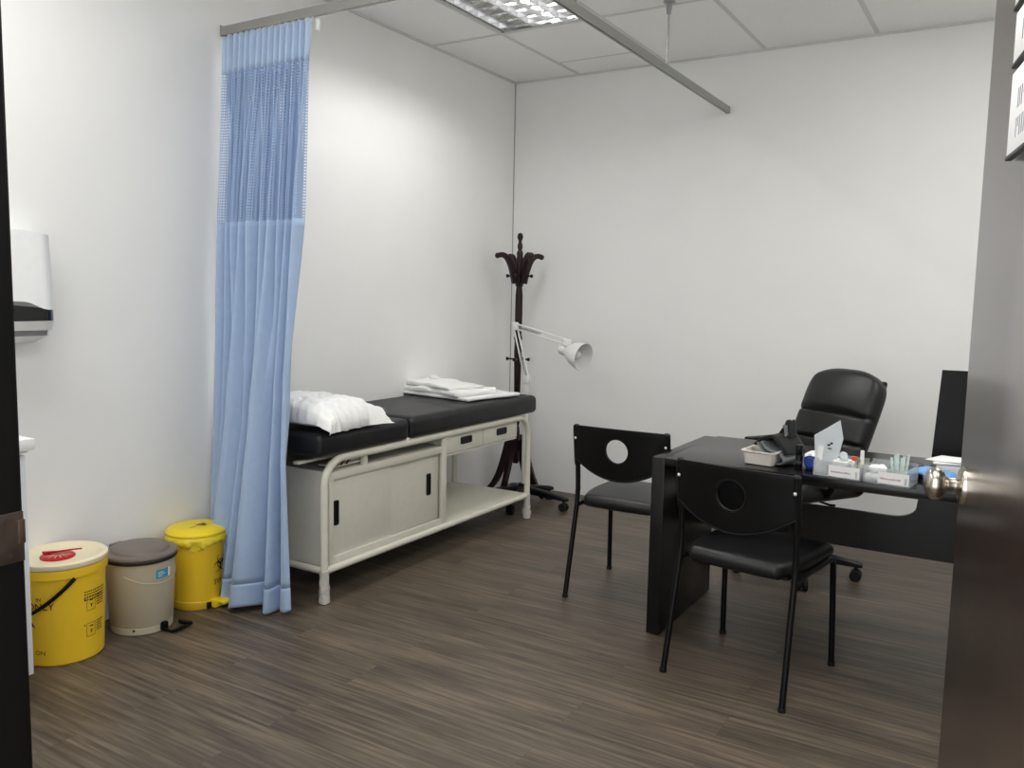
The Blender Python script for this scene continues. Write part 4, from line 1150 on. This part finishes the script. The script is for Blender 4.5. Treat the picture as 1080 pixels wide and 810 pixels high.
# crumpled white wrapper on the swab box
def crump(q): return q*(1+.35*noise.noise(q*70))
o = MB().ball((0, 0, 0), .017, 14, (1, .9, 1.1), crump).build('crumpled_wrapper', 'packet', angle=20); o.location = at(O1, .094, .045, .073); tag(o, 'crumpled clear wrapper lying on top of the swab box', 'wrapper')
def bottle(loc, r_, h, capm, bodym, label, cr=.6, caph=.012, cat='bottle', name='small_bottle'):
    t = thing(name, label, cat, loc)
    b = MB(); b.lathe([(0, 0), (r_, 0), (r_*1.0, h*.72), (r_*.9, h*.80), (r_*cr*.9, h*.86), (r_*cr*.9, h), (0, h)], 20); b.build('body', bodym, t)
    b = MB(); b.lathe([(0, h), (r_*cr, h), (r_*cr*1.05, h+caph*.4), (r_*cr, h+caph), (0, h+caph)], 18); b.build('cap', capm, t)
    return t
bottle(at(O1, .124, .072, .003), .0085, .058, 'orange', 'palebottle', 'slim pale vial with an orange cap in the organiser', 1.05, .014, 'vial', 'capped_vial')
bottle(at(O1, .130, .035, .003), .0095, .048, 'paper', 'palebottle', 'short pale bottle in front of the olive-labelled dropper', .7)
t6 = bottle(at(O1, .148, .080, .003), .011, .062, 'whitep', 'ygreen', 'olive-labelled dropper bottle with tall white nozzle', .6, .034, 'bottle', 'dropper_bottle')
bottle(at(O1, .158, .050, .003-.003), .007, .060, 'whitep', 'whitep', 'thin white tube just right of the dropper bottle', .7, .016, 'bottle', 'eye_drop_tube')
# cotton balls
gi = 0
cb = [(.014, .020), (.036, .022), (.058, .020), (.018, .046), (.042, .048), (.062, .046), (.020, .076), (.046, .080), (.028, .034), (.050, .060), (.030, .062), (.056, .034), (.016, .056), (.040, .080)]
for k, (x, y) in enumerate(cb):
    def cf(q, k=k): return q*(1+.22*noise.noise(q*60+Vector((k*3, 0, 0))))
    o = MB().ball((0, 0, 0), .0155, 14, (1, 1, .95), cf).build('cotton_ball', 'cotton', angle=80); o.location = at(O2, x, y, .0185 if k < 8 else .044)
    tag(o, 'white cotton ball in the clear organiser nearest the door', 'cotton ball', 'cotton balls in the organiser')
# stick packets
for k in range(6):
    x = .088+.0068*k; y = .060+.009*(k % 2)
    o = MB().b2((-.0045, -.001, 0), (.0045, .001, .088+.008*(k % 3)), .0004).build('swab_sachet', 'mint', smooth=False)
    o.location = at(O2, x, y, .003); o.rotation_euler = (R(-6), R(-9+2.5*k), rz1)
    tag(o, 'slim mint-green sachet standing upright in the cotton ball organiser', 'sachet', 'sachets in the organiser')
o = MB().b2((-.020, -.003, 0), (.026, .003, .030), .001).build('gauze_packet', 'paper', smooth=False); o.location = at(O2, .115, .030, .003); o.rotation_euler = (0, 0, rz1); tag(o, 'white gauze packet leaning inside the organiser by the sachets', 'packet')

# gloves, papers, sleeve
b = MB(); gl = thing('nitrile_gloves', 'crumpled pale blue nitrile gloves on the desk by the organiser', 'gloves', (2.945, -1.865, Z), R(-12))
def gm(q):
    q = Vector(q); q.z += .012*noise.noise(Vector((q.x*16, q.y*16, .5)))
    q.z = max(q.z, -.018); return q
b.rbox((.050, .045, .019), .016, (10, 10, 3), gm, T(.02, 0, .020)); b.build('palm', 'glove', gl, angle=80)
for k, (dx, dy, L_) in enumerate(((-.030, -.034, .060), (-.028, -.014, .075), (-.026, .008, .078), (-.020, .030, .062), (.02, -.045, .05))):
    a = R(185+8*k) if k < 4 else R(215)
    P = [Vector((dx+math.cos(a)*L_*s_*.8+.03*(1-s_)*.6, dy+math.sin(a)*L_*s_*.8, .024+.014*math.sin(PI*s_*.9)+.003*k-.012*s_)) for s_ in (0, .25, .5, .75, 1)]
    b = MB(); b.tube(P, [.011, .010, .0095, .009, .005], 10, flat=(.8, 1.1)); b.build('finger', 'glove', gl)
b = MB()
for k, (dx, dy, rz_k, zz) in enumerate(((0, 0, 4, 0), (.012, -.012, -9, .0022), (-.010, .004, -20, .0044))):
    b.grid(lambda u, v: (Matrix.Rotation(R(rz_k), 3, 'Z') @ Vector((.20*(u-.5), .14*(v-.5), 0)))+Vector((dx, dy, zz+.010*u*u*(k+1)*.6)), 12, 8)
b.solid(.0018); o = b.build('document_sheaf', 'paper', angle=60); o.location = (3.03, -1.715, Z+.052)
tag(o, 'loose white papers fanned on the glove box in front of the monitor', 'papers')
o = MB().b2((-.11, -.05, 0), (.11, .05, .006), .002).build('blue_folder', 'ltblue'); o.location = (3.085, -1.885, Z+.001); o.rotation_euler = (R(0), 0, R(8))
tag(o, 'light blue folder lying on the desk behind the door knob', 'folder')
b = MB()
def slf(q): return Vector((q.x, q.y, q.z+.010*math.exp(-((q.x)/.02)**2)))
b.rbox((.060, .045, .022), .012, (10, 6, 2), slf); o = b.build('spectacle_case', 'darkgrey', angle=60); o.location = (2.845, -1.790, Z+.022); o.rotation_euler = (0, 0, R(10))
tag(o, 'dark grey soft case behind the cotton ball organiser', 'case')
o = MB().rbox((.085, .07, .024), .004, (4, 4, 2)).build('glove_box', 'paper'); o.location = (3.03, -1.715, Z+.0245); tag(o, 'white glove box under the fanned papers beside the monitor', 'box')

# ------------------------------------------------------------------ light
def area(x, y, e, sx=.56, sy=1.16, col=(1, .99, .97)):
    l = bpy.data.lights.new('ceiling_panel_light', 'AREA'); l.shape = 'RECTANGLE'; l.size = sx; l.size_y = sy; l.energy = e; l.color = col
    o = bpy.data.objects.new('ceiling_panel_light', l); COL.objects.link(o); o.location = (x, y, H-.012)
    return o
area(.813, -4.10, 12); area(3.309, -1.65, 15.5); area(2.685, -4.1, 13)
w = bpy.data.worlds.new('corridor_fill'); SC.world = w; w.use_nodes = True  # even surrounding light, added as fill through the doorway to lift the room
bg = w.node_tree.nodes['Background']; bg.inputs['Color'].default_value = (.96, .98, 1, 1); bg.inputs['Strength'].default_value = 2.05

# ------------------------------------------------------------------ camera
yaw, pitch, roll = .547, .104, .020
fw = Vector((-math.sin(yaw)*math.cos(pitch), math.cos(yaw)*math.cos(pitch), -math.sin(pitch)))
rt_ = Vector((math.cos(yaw), math.sin(yaw), 0)); up = rt_.cross(fw)
r2 = rt_*math.cos(roll)+up*math.sin(roll); u2 = -rt_*math.sin(roll)+up*math.cos(roll)
cam = bpy.data.cameras.new('camera'); cam.sensor_width = 36; cam.lens = 882.43/1080*36; cam.clip_start = .02
co = bpy.data.objects.new('camera', cam); COL.objects.link(co)
co.matrix_world = Matrix(((r2.x, u2.x, -fw.x, 3.18552), (r2.y, u2.y, -fw.y, -5.19792), (r2.z, u2.z, -fw.z, 1.378), (0, 0, 0, 1)))
SC.camera = co
SC.view_settings.view_transform = 'Standard'; SC.view_settings.look = 'None'; SC.view_settings.gamma = 1; SC.view_settings.use_curve_mapping = False
SC.view_settings.exposure = .70
SC.cycles.max_bounces = 10; SC.cycles.diffuse_bounces = 6; SC.cycles.glossy_bounces = 5; SC.cycles.transparent_max_bounces = 16
SC.cycles.use_denoising = True; SC.cycles.sample_clamp_indirect = 6
